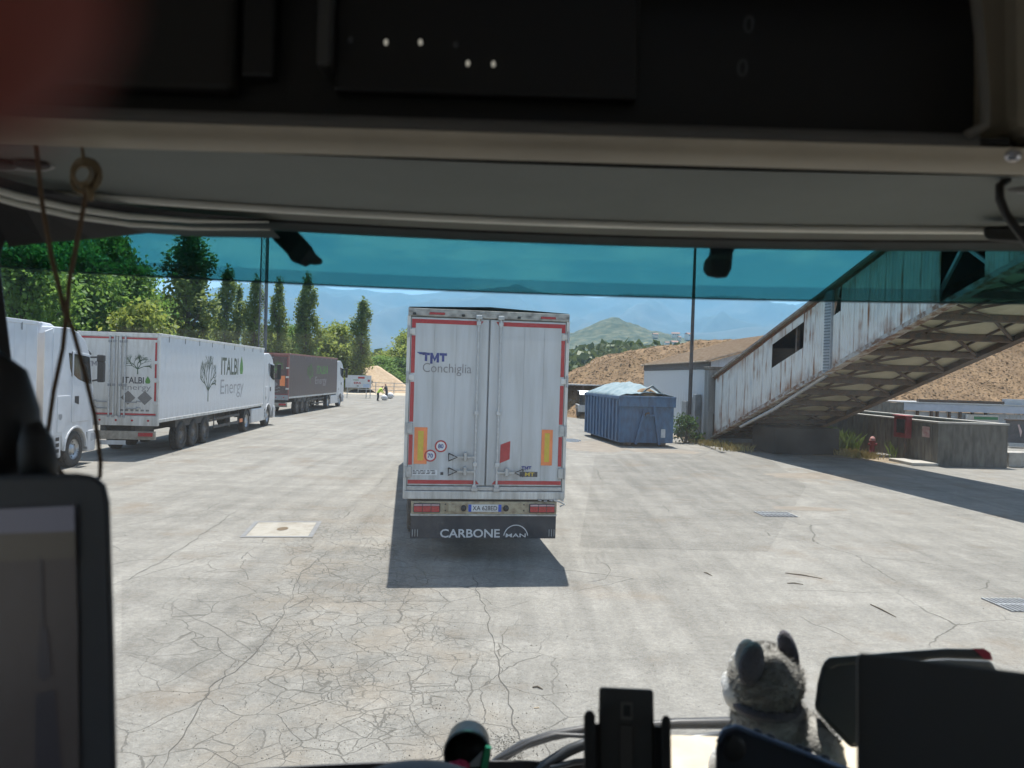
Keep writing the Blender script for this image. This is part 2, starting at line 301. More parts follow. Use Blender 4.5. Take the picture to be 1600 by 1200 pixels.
def ground_material(nm='asphalt_yard', tone=1.0):
    m = bpy.data.materials.new(nm); m.use_nodes = True; N = m.node_tree.nodes; L = m.node_tree.links
    p = N['Principled BSDF']; p.inputs['Roughness'].default_value = 0.92; p.inputs['Specular IOR Level'].default_value = 0.2
    tco = N.new('ShaderNodeTexCoord'); P0 = tco.outputs['Object']
    def nz_(sc, st=(1,1,1), det=5, lo=0.35, hi=0.65, ro=0.6, rot=0.0, dist=0.0):
        mpp = N.new('ShaderNodeMapping'); mpp.inputs['Scale'].default_value = st; mpp.inputs['Rotation'].default_value = (0,0,rot); L.new(P0, mpp.inputs[0])
        n = N.new('ShaderNodeTexNoise'); n.inputs['Scale'].default_value = sc; n.inputs['Detail'].default_value = det; n.inputs['Roughness'].default_value = ro; n.inputs['Distortion'].default_value = dist
        L.new(mpp.outputs[0], n.inputs[0])
        r = N.new('ShaderNodeMapRange'); r.inputs[1].default_value = lo; r.inputs[2].default_value = hi; L.new(n.outputs[0], r.inputs[0]); return r.outputs[0]
    def ma(op, *xs):
        n = N.new('ShaderNodeMath'); n.operation = op
        for i, q in enumerate(xs):
            if hasattr(q, 'links'): L.new(q, n.inputs[i])
            else: n.inputs[i].default_value = q
        return n.outputs[0]
    def mixc(f, c1, c2, mode='MIX'):
        n = N.new('ShaderNodeMixRGB'); n.blend_type = mode
        for i, q in enumerate((f, c1, c2)):
            if hasattr(q, 'links'): L.new(q, n.inputs[i])
            elif i == 0: n.inputs[0].default_value = q
            else: n.inputs[i].default_value = (*q, 1)
        return n.outputs[0]
    fine = nz_(55, det=4, lo=0.3, hi=0.7, ro=0.75); grain = nz_(16, det=5, lo=0.34, hi=0.68, ro=0.75); blot = nz_(4.5, det=6, lo=0.40, hi=0.68, ro=0.7); fine2 = nz_(260, det=2, lo=0.3, hi=0.7)
    big = nz_(0.30, det=8, lo=0.36, hi=0.66, ro=0.68); mid = nz_(1.1, det=9, lo=0.40, hi=0.62, ro=0.72)
    streak = nz_(1.0, (2.4, 0.12, 1), 5, 0.40, 0.68, rot=0.08); streak2 = nz_(1.0, (0.25, 1.6, 1), 5, 0.42, 0.7, rot=0.35)
    brown = nz_(0.55, det=7, lo=0.56, hi=0.74)
    def vary(v, n, a, b): return ma('MULTIPLY', v, ma('MULTIPLY_ADD', n, b-a, a))
    v = vary(1.0, big, 0.86, 1.08); v = vary(v, mid, 1.05, 0.89); v = vary(v, streak, 1.04, 0.82); v = vary(v, streak2, 0.96, 1.10)
    v = vary(v, blot, 1.04, 0.91); v = vary(v, grain, 0.80, 1.16); v = vary(v, fine, 0.74, 1.24); v = vary(v, fine2, 0.84, 1.16)
    v = ma('MULTIPLY', v, tone)
    vc = N.new('ShaderNodeCombineXYZ')
    for k_, c_ in enumerate((0.238,0.227,0.204)): L.new(ma('MULTIPLY', v, c_), vc.inputs[k_])
    col = mixc(ma('MULTIPLY', brown, 0.42), vc.outputs[0], (0.19,0.135,0.085))
    col = mixc(ma('MULTIPLY', nz_(1.9, det=6, lo=0.58, hi=0.72), 0.3), col, (0.36,0.345,0.315))
    # cracks
    sx = N.new('ShaderNodeSeparateXYZ'); L.new(P0, sx.inputs[0])
    wn_ = N.new('ShaderNodeTexNoise'); wn_.inputs['Scale'].default_value = 2.2; wn_.inputs['Detail'].default_value = 4; L.new(P0, wn_.inputs[0])
    wv = N.new('ShaderNodeVectorMath'); wv.operation = 'MULTIPLY_ADD'; wv.inputs[1].default_value = (0.27,0.27,0); L.new(wn_.outputs['Color'], wv.inputs[0]); L.new(P0, wv.inputs[2])
    def crack(sc, w, rnd=1.0):
        v = N.new('ShaderNodeTexVoronoi'); v.feature = 'DISTANCE_TO_EDGE'; v.inputs['Scale'].default_value = sc; v.inputs['Randomness'].default_value = rnd
        mpp = N.new('ShaderNodeMapping'); mpp.inputs['Scale'].default_value = (1, 1, 0); L.new(wv.outputs[0], mpp.inputs[0]); L.new(mpp.outputs[0], v.inputs[0])
        r = N.new('ShaderNodeMapRange'); r.inputs[1].default_value = w*0.35; r.inputs[2].default_value = w; r.inputs[3].default_value = 1; r.inputs[4].default_value = 0
        L.new(v.outputs['Distance'], r.inputs[0]); return r.outputs[0]
    # alligator zone: a strip running away to the left
    axis = ma('ADD', sx.outputs[0], ma('MULTIPLY_ADD', sx.outputs[1], 0.25, -0.35))
    jag = ma('MULTIPLY_ADD', nz_(0.7, det=4, lo=0, hi=1), 1.6, -0.8)
    dist = ma('ABSOLUTE', ma('ADD', axis, jag))
    def mr(x, a, b, c, d):
        r = N.new('ShaderNodeMapRange'); L.new(x, r.inputs[0])
        for i, q in enumerate((a, b, c, d)): r.inputs[i+1].default_value = q
        return r.outputs[0]
    zone = ma('MULTIPLY', mr(dist, 1.0, 1.5, 1, 0), mr(sx.outputs[1], 13.0, 17.5, 1, 0))
    zone2 = ma('MULTIPLY', mr(dist, 1.6, 2.6, 1, 0), mr(sx.outputs[1], 13, 17, 1, 0))
    patchy = nz_(1.3, det=5, lo=0.40, hi=0.50)
    ck = ma('MULTIPLY', crack(3.7, 0.021), ma('MULTIPLY', zone, patchy))
    ck2 = ma('MULTIPLY', crack(1.5, 0.010), zone2)
    ck3 = ma('MULTIPLY', crack(0.33, 0.0032), nz_(0.25, det=2, lo=0.50, hi=0.58))
    ck4 = ma('MULTIPLY', crack(7.5, 0.036), ma('MULTIPLY', zone, nz_(0.8, det=4, lo=0.50, hi=0.58)))
    cr = ma('MAXIMUM', ma('MAXIMUM', ck, ck2), ma('MAXIMUM', ck3, ck4))
    col = mixc(ma('MULTIPLY', zone, ma('MULTIPLY', nz_(1.2, det=6, lo=0.45, hi=0.65), 0.38)), col, (0.20,0.16,0.115))
    col = mixc(ma('MULTIPLY', cr, 0.78), col, (0.085,0.08,0.07))
    # dark oily dirt and brown dust at the right-hand side by the container
    L.new(col, p.inputs['Base Color'])
    hb = ma('SUBTRACT', ma('MULTIPLY', fine, 0.25), cr)
    bp = N.new('ShaderNodeBump'); bp.inputs['Strength'].default_value = 0.55; bp.inputs['Distance'].default_value = 0.012
    L.new(hb, bp.inputs['Height']); L.new(bp.outputs[0], p.inputs['Normal'])
    return m

# ------------------------------------------------------------------ text and marks
TXT = {}
def text_mb(s, bold=0.0, shear=0.0):
    k = (s, bold, shear)
    if k not in TXT:
        cu = bpy.data.curves.new('lettering', 'FONT'); cu.body = s; cu.size = 1; cu.offset = bold; cu.shear = shear; cu.resolution_u = 3
        o = bpy.data.objects.new('lettering', cu); COL.objects.link(o)
        dg = bpy.context.evaluated_depsgraph_get(); me = bpy.data.meshes.new_from_object(o.evaluated_get(dg))
        v = [tuple(x.co[:2]) for x in me.vertices]; f = [tuple(q.vertices) for q in me.polygons]
        bpy.data.objects.remove(o); bpy.data.curves.remove(cu); bpy.data.meshes.remove(me)
        xs = [a for a, b in v]; ys = [b for a, b in v]
        x0, x1, y0, y1 = min(xs), max(xs), min(ys), max(ys)
        TXT[k] = ([((a-x0)/(x1-x0), (b-y0)/(y1-y0)) for a, b in v], f)
    return TXT[k]
class Plane2:                                # draws flat print on a plane: origin, right, up
    def __init__(s, o, r, u): s.o = Vector(o); s.r = Vector(r); s.u = Vector(u)
    def p(s, a, b): return s.o + s.r*a + s.u*b
    def text(s, name, txt, x0, x1, y0, y1, mat, parent, bold=0.0, shear=0.0):
        v, f = text_mb(txt, bold, shear); mb = MB()
        mb.add([s.p(x0+(x1-x0)*a, y0+(y1-y0)*b) for a, b in v], f); me = bpy.data.meshes.new(name)
        me.from_pydata(mb.v, [], mb.f); return ob(name, me, mat, parent)
    def polys(s, name, ps, mat, parent):
        mb = MB()
        for q in ps: mb.add([s.p(*c) for c in q], [tuple(range(len(q)))])
        me = bpy.data.meshes.new(name); me.from_pydata(mb.v, [], mb.f); return ob(name, me, mat, parent)
def disc2(cx, cy, r, n=24, r2=None):
    return [(cx + r*math.cos(2*math.pi*k/n), cy + (r2 or r)*math.sin(2*math.pi*k/n)) for k in range(n)]
def ring2(cx, cy, r0, r1, a0=0, a1=360, n=28):
    ps = []
    for k in range(n):
        a = R(a0+(a1-a0)*k/n); b = R(a0+(a1-a0)*(k+1)/n)
        ps.append([(cx+r0*math.cos(a), cy+r0*math.sin(a)), (cx+r1*math.cos(a), cy+r1*math.sin(a)), (cx+r1*math.cos(b), cy+r1*math.sin(b)), (cx+r0*math.cos(b), cy+r0*math.sin(b))])
    return ps
def tree2(cx, y0, y1, w, seed, spread=1.0):
    rnd = random.Random(seed); H = y1-y0; ps = []
    def seg(x, y, a, l, t, d):
        x2 = x + l*math.cos(a)*w/H*1.1; y2 = y + l*math.sin(a); nx, ny = -math.sin(a), math.cos(a); t2 = t*0.68
        ps.append([(x-nx*t, y-ny*t), (x+nx*t, y+ny*t), (x2+nx*t2, y2+ny*t2), (x2-nx*t2, y2-ny*t2)])
        if d == 0: return
        for k in range(3 if d > 2 else 2):
            seg(x2, y2, a + rnd.uniform(-0.75, 0.75)*spread, l*rnd.uniform(0.62, 0.86), t2, d-1)
    seg(cx, y0, R(90), H*0.26, H*0.028, 0)
    for a in (35, 62, 90, 118, 145): seg(cx, y0+H*0.24, R(a+rnd.uniform(-6, 6)), H*0.24, H*0.020, 4)
    def cl(c): return (max(cx-w/2, min(cx+w/2, c[0])), min(y1, c[1]))
    return [[cl(c) for c in q] for q in ps]
def tmt2(x0, x1, y0, y1):
    w = (x1-x0)/3.3; h = y1-y0; t = h*0.30
    T = lambda x: [(x,y1),(x,y1-t*0.8),(x+w*0.32,y1-t*0.8),(x+w*0.32,y0+h*0.22),(x+w*0.66,y0+h*0.22),(x+w*0.66,y1-t*0.8),(x+w,y1-t*0.8),(x+w,y1)]
    x = x0+w*1.05; v = w*1.2
    Mm = [(x,y0),(x,y1),(x+v*0.26,y1),(x+v*0.5,y0+h*0.52),(x+v*0.74,y1),(x+v,y1),(x+v,y0+h*0.12),(x+v*0.72,y0+h*0.12),(x+v*0.72,y0+h*0.55),(x+v*0.5,y0+h*0.2),(x+v*0.28,y0+h*0.55),(x+v*0.28,y0)]
    return [T(x0), Mm, T(x1-w)]
def drop2(cx, cy, h):
    return [(cx, cy+h), (cx+h*0.42, cy+h*0.3), (cx+h*0.55, cy-h*0.25), (cx+h*0.35, cy-h*0.62), (cx-h*0.35, cy-h*0.62), (cx-h*0.55, cy-h*0.25), (cx-h*0.42, cy+h*0.3)]

# ================================================================== SETTING
def struct(name, mb, mat, **k):
    o = ob(name, mb, mat, **k); o['kind'] = 'structure'; return o
fieldm = M('field', (0.10,0.12,0.05), 0.95, scale=0.02, col2=(0.20,0.18,0.09))
struct('ground', MB().add([(-9000,-1000,-0.03),(9000,-1000,-0.03),(9000,7000,-0.03),(-9000,7000,-0.03)], [(0,1,2,3)]), fieldm)
yard = struct('yard', MB().add([(-45,-25,0),(48,-25,0),(48,46,0),(9,75,0),(6,98,0),(-45,98,0)], [(0,1,2,3,4,5)]), ground_material())
struct('gravel_apron', MB().add([(-60,96,-0.012),(60,96,-0.012),(60,150,-0.012),(-60,150,-0.012)], [(0,1,2,3)]), tangr)
struct('dirt_verge', MB().add([(8.4,39.5,0.006),(9.6,36.2,0.006),(10.6,34.0,0.006),(13.0,31.0,0.006),(15.0,28.9,0.006),(17.0,29.6,0.006),(19,34,0.006),(17,41,0.006),(10,42,0.006)], [tuple(range(9))]),
       M('dirt', (0.26,0.205,0.135), 0.95, scale=1.2, col2=(0.15,0.115,0.08), bump=0.4))

# explicit long cracks in the yard (grooves filled with dirt)
patchm = ground_material('asphalt_patch', 0.86)
for P_ in ([(905,855),(1200,862),(1260,760),(1180,700),(930,712)], [(450,941),(700,940),(640,925),(622,860),(532,850),(470,893)], [(190,900),(370,905),(455,930),(420,1000),(330,1070),(190,1020)]):
    ob('asphalt_patch', MB().add([(*grd(*q)[:2], 0.0015) for q in P_], [tuple(range(len(P_)))]), patchm, yard)
crackm = M('crack_dirt', (0.075,0.07,0.062), 0.95)
def crack_strip(pts, w, seed):
    rnd = random.Random(seed); P = [grd(*p) for p in pts]; Q = []
    for a, b in zip(P, P[1:]):
        n = max(2, int((b-a).length/0.12))
        for k in range(n):
            t = k/n; c = a.lerp(b, t); nn = noise.noise(Vector((c.x*3.1, c.y*3.1, seed)))*0.07 + noise.noise(Vector((c.x*11, c.y*11, seed)))*0.025
            d = (b-a).normalized(); Q.append(Vector((c.x - d.y*nn, c.y + d.x*nn, 0.004)))
    Q.append(P[-1]); mb = MB(); vs = []; fs = []
    for i, q in enumerate(Q):
        d = (Q[min(i+1, len(Q)-1)] - Q[max(i-1, 0)]).normalized(); ww = w*0.6*rnd.uniform(0.35, 1.0)*min(1, 0.25+min(i, len(Q)-1-i)*0.2)
        vs += [(q.x - d.y*ww, q.y + d.x*ww, 0.004), (q.x + d.y*ww, q.y - d.x*ww, 0.004)]
        if i: fs.append((2*i-2, 2*i-1, 2*i+1, 2*i))
    mb.add(vs, fs); return ob('crack', mb, crackm, yard)
for i, (pts, w) in enumerate([
    ([(250,1200),(285,1150),(330,1075),(400,1020),(430,980),(452,935),(470,895),(530,848)], 0.011),
    ([(180,1128),(280,1146)], 0.006), ([(285,1165),(350,1160)], 0.006), ([(450,940),(640,940)], 0.008),
    ([(738,895),(760,960),(778,1040),(800,1110),(806,1170),(815,1200)], 0.012),
    ([(398,1022),(350,988),(300,965),(270,945)], 0.006), ([(345,918),(420,925),(455,918)], 0.005),
    ([(300,925),(330,950),(372,955)], 0.006), ([(185,915),(280,860),(375,795)], 0.012),
    ([(930,870),(955,890),(945,905),(895,912)], 0.010), ([(905,852),(1060,858),(1200,862)], 0.006),
    ([(700,940),(640,938)], 0.006), ([(1020,712),(1080,716),(1110,706)], 0.02)]):
    crack_strip(pts, w, i+1)

# ================================================================== WHEELS
def wheel_meshes():
    ty = MB().lathe([(0.29,-0.13),(0.40,-0.15),(0.475,-0.14),(0.50,-0.11),(0.505,0),(0.50,0.11),(0.475,0.14),(0.40,0.15),(0.29,0.13),(0.27,0.0),(0.29,-0.13)], 28)
    for k in range(28):      # tread blocks
        a = 2*math.pi*k/28
        for x in (-0.085, 0.0, 0.085):
            ty.box((x, 0.505*math.cos(a), 0.505*math.sin(a)), (0.06, 0.07, 0.012), Matrix.Rotation(a - math.pi/2, 3, 'X'))
    rm = MB().lathe([(0.29,0.13),(0.285,0.10),(0.25,0.06),(0.20,0.02),(0.15,0.03),(0.13,0.10),(0.10,0.12),(0.0,0.125)], 24)
    rm.lathe([(0.29,-0.13),(0.28,-0.05),(0.2,0.0)], 24)
    for k in range(10):
        a = 2*math.pi*k/10; rm.cyl((0.02, 0.165*math.cos(a), 0.165*math.sin(a)), (0.065, 0.165*math.cos(a), 0.165*math.sin(a)), 0.014, n=6)
    hl = MB()
    for k in range(10):
        a = 2*math.pi*(k+0.5)/10; hl.cyl((0.047, 0.222*math.cos(a), 0.222*math.sin(a)), (0.055, 0.222*math.cos(a), 0.222*math.sin(a)), 0.024, n=8)
    return ty.mesh('tyre'), rm.mesh('wheel'), hl.mesh('rim_hole')
TY, RM, HL = wheel_meshes(); TY.materials.append(rubber); HL.materials.append(black)
RM2 = RM.copy(); RM.materials.append(rimsteel); RM2.materials.append(rimdark)
for q in (TY, RM, RM2): q.polygons.foreach_set('use_smooth', [True]*len(q.polygons))
def wheel(parent, x, y, steel=False, side=1):
    w = ob('wheel', RM if steel else RM2, None, parent, loc=(x, y, 0.505), rot=(random.random()*3, 0, 0 if side > 0 else math.pi))
    ob('tyre', TY, None, w); ob('rim_hole', HL, None, w); return w

# ================================================================== TRAILER OF THE TRUCK AHEAD
def main_trailer():
    p = at(766, 484, 11.75)
    t = thing('semi_trailer', 'white box semi-trailer straight ahead, closed rear doors, dark mud flap lettered CARBONE', 'trailer', (p.x, p.y, 0), R(8.0))
    ob('body', MB().bx(-1.27,1.27,0.06,13.6,1.06,3.96), door_white, t, bevel=0.01)
    ob('roof_sheet', MB().add([(-1.27,0.0,3.985),(0,0.0,4.03),(1.27,0.0,3.975),(1.27,13.6,3.975),(0,13.6,4.03),(-1.27,13.6,3.985)], [(0,1,4,5),(1,2,3,4)]), tarp, t)
    tr = ob('top_rail', MB().bx(-1.275,1.275,-0.03,0.10,3.845,3.965), dirtrail, t, bevel=0.008)
    for x in (-0.83, 0.93): ob('marker_lamp', MB().bx(x-0.12,x+0.12,-0.045,-0.028,3.875,3.91), darkred, tr, bevel=0.006)
    for x in (-0.42, 0.46, -1.18): ob('marker_lamp', MB().bx(x-0.025,x+0.025,-0.045,-0.028,3.86,3.895), black, tr, bevel=0.006)
    # doors
    for s in (-1, 1):
        x0, x1 = (-1.225, -0.012) if s < 0 else (0.012, 1.225)
        d = ob('door', MB().bx(x0,x1,-0.012,0.062,1.21,3.83), door_white, t, bevel=0.012)
        for x in ((-0.86, -0.52) if s < 0 else (0.56, 0.88)):
            ob('panel_joint', MB().bx(x-0.0015,x+0.0015,-0.0145,-0.0115,1.3,3.78), seamgrey, d)
        e = 0.72 if s < 0 else 0.70
        pl = Plane2((0,-0.0155,0), (1,0,0), (0,0,1))
        cut = 0.10
        for q in [[(s*1.215,3.80),(s*1.215,3.66),(s*1.155,3.66),(s*1.155,3.735),(s*(cut+0.045),3.735),(s*cut,3.80)], [(s*1.215,1.295),(s*1.215,1.235),(s*cut,1.235),(s*(cut+0.05),1.295)]] + [[(s*1.215,a),(s*1.155,a),(s*1.155,b),(s*1.215,b)] for a, b in ((2.96,3.54),(2.20,2.82),(1.53,2.0))]:
            pl.polys('reflective_tape', [q], red, d)
        # lock rods with keepers and handles
        for x in (s*0.175,):
            rod = ob('lock_rod', MB().cyl((x,-0.045,1.17),(x,-0.045,3.87),0.017,n=10), rodgrey, d)
            for z in (1.20, 1.55, 2.36, 3.76): ob('rod_bracket', MB().bx(x-0.035,x+0.035,-0.066,-0.012,z-0.035,z+0.035), rodgrey, rod, bevel=0.008)
            for z in (3.86, 1.16): ob('cam_keeper', MB().bx(x-0.05,x+0.05,-0.075,-0.03,z-0.035,z+0.03), galv, rod, bevel=0.01)
        for z in ((1.66,1.435) if s < 0 else (1.425,)):
            hx = s*0.50
            h = ob('handle', MB().tube([(hx-s*0.09*-1,-0.055,z+0.06),(hx+s*0.09,-0.055,z-0.06),(hx-s*0.045,-0.055,z),(hx+s*0.09,-0.055,z+0.06)],0.011,6), black, d)
            ob('handle_arm', MB().bar((s*0.175,-0.05,z),(hx-s*0.04,-0.05,z),0.02,0.03), galv, h)
            ob('handle_catch', MB().bx(s*0.33-0.025,s*0.33+0.025,-0.075,-0.012,z-0.06,z+0.075), galv, h, bevel=0.01)
        for z in (3.60, 2.89, 2.10, 1.42):
            hh = 0.045 if z > 2.5 else 0.085
            hg = ob('hinge', MB().bx(min(s*1.16,s*1.285),max(s*1.16,s*1.285),-0.032,-0.012,z-hh,z+hh), dirtywhite if z > 2.5 else galv, t, bevel=0.01)
            ob('hinge_pin', MB().cyl((s*1.265,-0.035,z-0.09),(s*1.265,-0.035,z+0.09),0.018,n=8), galv, hg)
        ob('corner_post', MB().bx(min(s*1.232,s*1.285),max(s*1.232,s*1.285),-0.02,0.10,1.0 if s < 0 else 1.02,3.85), dirtywhite, t, bevel=0.008)
        # conspicuity plate
        xa, xb = (-1.13, -0.93) if s < 0 else (0.88, 1.06)
        ob('marker_plate', MB().bx(xa,xb,-0.0185,-0.0125,1.545,2.115), orange, d)
        pl2 = Plane2((0,-0.0205,0), (1,0,0), (0,0,1)); w = (xb-xa)*0.28
        pl2.polys('yellow_centre', [[(xa+w,1.60),(xb-w,1.60),(xb-w,2.06),(xa+w,2.06)]], yellow, d)
        if s < 0: DL = d
        else: DR = d
    pl = Plane2((0,-0.0165,0), (1,0,0), (0,0,1))
    for q in tmt2(-1.04,-0.66,3.11,3.28): pl.polys('lettering', [q], navy, DL)
    pl.polys('lettering', [[(-1.13,3.285),(-0.98,3.285),(-0.98,3.245),(-1.08,3.25)]], navy, DL)
    pl.text('lettering', 'Conchiglia', -1.03, -0.27, 2.93, 3.12, inkgrey, DL, -0.004)
    for (cx, cz, n) in ((-0.715,1.825,'80'), (-0.875,1.675,'70')):
        q = ob('speed_disc', MB().lathe([(0.095,-0.012),(0.095,-0.018),(0.0,-0.018)], 28, 'y', (cx,0,cz)), white, DL)
        Plane2((0,-0.0195,0),(1,0,0),(0,0,1)).polys('disc_rim', ring2(cx,cz,0.072,0.095), red, q)
        Plane2((0,-0.0195,0),(1,0,0),(0,0,1)).text('numeral', n, cx-0.042, cx+0.042, cz-0.035, cz+0.035, navy, q, 0.03)
    pl.polys('reflector', [[(0.22,1.57),(0.375,1.635),(0.38,1.925),(0.225,1.865)]], red, DR)
    pl.polys('sticker', [[(-1.15,1.37),(-0.76,1.37),(-0.76,1.455),(-1.15,1.455)]], white, DL)
    p3 = Plane2((0,-0.0185,0),(1,0,0),(0,0,1)); rr = random.Random(3)
    for z in (1.435, 1.412, 1.389):
        x = -1.14
        while x < -0.79:
            w = rr.uniform(0.02,0.07); p3.polys('small_print', [[(x,z),(x+w,z),(x+w,z+0.012),(x,z+0.012)]], ink, DL); x += w+rr.uniform(0.01,0.03)
    p3.polys('sticker', [[(-0.71,1.375),(-0.665,1.375),(-0.665,1.42),(-0.71,1.42)]], ink, DL)
    for q in tmt2(0.57,0.73,1.465,1.53): p3.polys('lettering', [q], navy, DR)
    p3.polys('sticker', [[(0.545,1.36),(0.83,1.36),(0.83,1.44),(0.545,1.44)]], ink, DR)
    Plane2((0,-0.0195,0),(1,0,0),(0,0,1)).text('lettering', 'MT', 0.63, 0.78, 1.37, 1.43, yellow, DR, 0.02)
    # sill, light bar, flap
    ob('sill', MB().bx(-1.23,1.23,-0.015,0.10,1.13,1.20), galv, t, bevel=0.01)
    ob('rear_beam', MB().bx(-1.275,1.275,-0.045,0.12,1.0,1.125), dirtywhite, t, bevel=0.012)
    ob('rear_beam_gap', MB().bx(-1.18,1.18,0.10,0.3,0.92,1.0), chassis, t)
    lb = ob('light_bar', MB().bx(-1.15,1.15,-0.06,0.02,0.77,0.965), cream_bar, t, bevel=0.006)
    for s in (-1, 1):
        l = ob('tail_lamp', MB().bx(min(s*0.70,s*1.115),max(s*0.70,s*1.115),-0.10,-0.06,0.80,0.94), black, t, bevel=0.012)
        for k in range(3):
            xa = s*(0.715+0.133*k); xb = s*(0.715+0.133*k+0.125)
            ob('lamp_lens', MB().bx(min(xa,xb),max(xa,xb),-0.112,-0.10,0.812,0.90), darkred, l, bevel=0.008)
            ob('lamp_lens', MB().bx(min(xa,xb),max(xa,xb),-0.110,-0.10,0.904,0.932), M('lamp_clear%d%d' % (s,k), (0.45,0.30,0.32), 0.2), l, bevel=0.006)
        ob('plate_lamp', MB().ell((s*0.335,-0.07,0.865),(0.045,0.03,0.05),12,8), black, lb, smooth=True)
        for z in (0.83,0.925): ob('bolt', MB().cyl((s*0.62,-0.075,z),(s*0.62,-0.06,z),0.012,n=6), black, lb)
    ob('socket_box', MB().bx(-0.575,-0.465,-0.085,-0.06,0.81,0.92), cream_bar, lb, bevel=0.008)
    npl = ob('number_plate', MB().bx(-0.262,0.262,-0.070,-0.061,0.81,0.925), white, t, bevel=0.004)
    q = Plane2((0,-0.0720,0),(1,0,0),(0,0,1))
    for xa, xb in ((-0.26,-0.212),(0.212,0.26)): q.polys('plate_band', [[(xa,0.812),(xb,0.812),(xb,0.923),(xa,0.923)]], MATS.get('plate_blue') or M('plate_blue', (0.02,0.08,0.45), 0.4), npl)
    q.text('lettering', 'XA 628ED', -0.195, 0.195, 0.832, 0.905, ink, npl, 0.012)
    ob('bar_lip', MB().bx(-1.155,1.155,-0.075,0.02,0.745,0.768), dirtywhite, t, bevel=0.004)
    fl = ob('mud_flap', MB().bx(-1.14,1.14,-0.05,-0.03,0.385,0.745), flapnavy, t)
    fp = Plane2((0,-0.0525,0),(1,0,0),(0,0,1))
    fp.text('lettering', 'CARBONE', -0.69, 0.25, 0.40, 0.535, inklight, fl, 0.018)
    fp.polys('lettering', ring2(0.505,0.405,0.185,0.20,8,172,20), inklight, fl)
    fp.text('lettering', 'MAN', 0.345, 0.665, 0.405, 0.465, inklight, fl, 0.012)
    for s in (-1,1):
        for x in (1.04,1.08,1.12): ob('flap_rib', MB().bx(s*x-0.005,s*x+0.005,-0.058,-0.05,0.42,0.53), seamgrey, fl)
    for s in (-1, 1):
        ob('flap_stay', MB().bx(min(s*1.05,s*1.15),max(s*1.05,s*1.15),-0.03,0.0,0.385,0.75), flapnavy, t)
        for y in (2.45, 3.75, 5.05): wheel(t, s*1.05, y, side=s)
    ob('chassis', MB().bx(-0.55,-0.4,0.1,13.0,0.75,1.06).bx(0.4,0.55,0.1,13.0,0.75,1.06).bx(-1.2,1.2,2.0,5.5,0.80,1.05).bx(-1.1,1.1,0.3,0.5,0.7,1.0), chassis, t)
    for k in range(5): ob('latch_bolt', MB().cyl((0.85+0.09*k,-0.06,1.0-0.02*(k%2)),(0.9+0.09*k,-0.06,0.985),0.012,n=6), galv, t)
    # hanging strap at the right end of the beam
    ob('strap', MB().tube([(1.10,-0.06,1.0),(1.2,-0.07,0.97),(1.28,-0.06,0.93),(1.20,-0.07,0.90)],0.016,6), dirtywhite, t)
    # the tractor that pulls it, hidden from here except for its shadow
    return t
main_trailer()

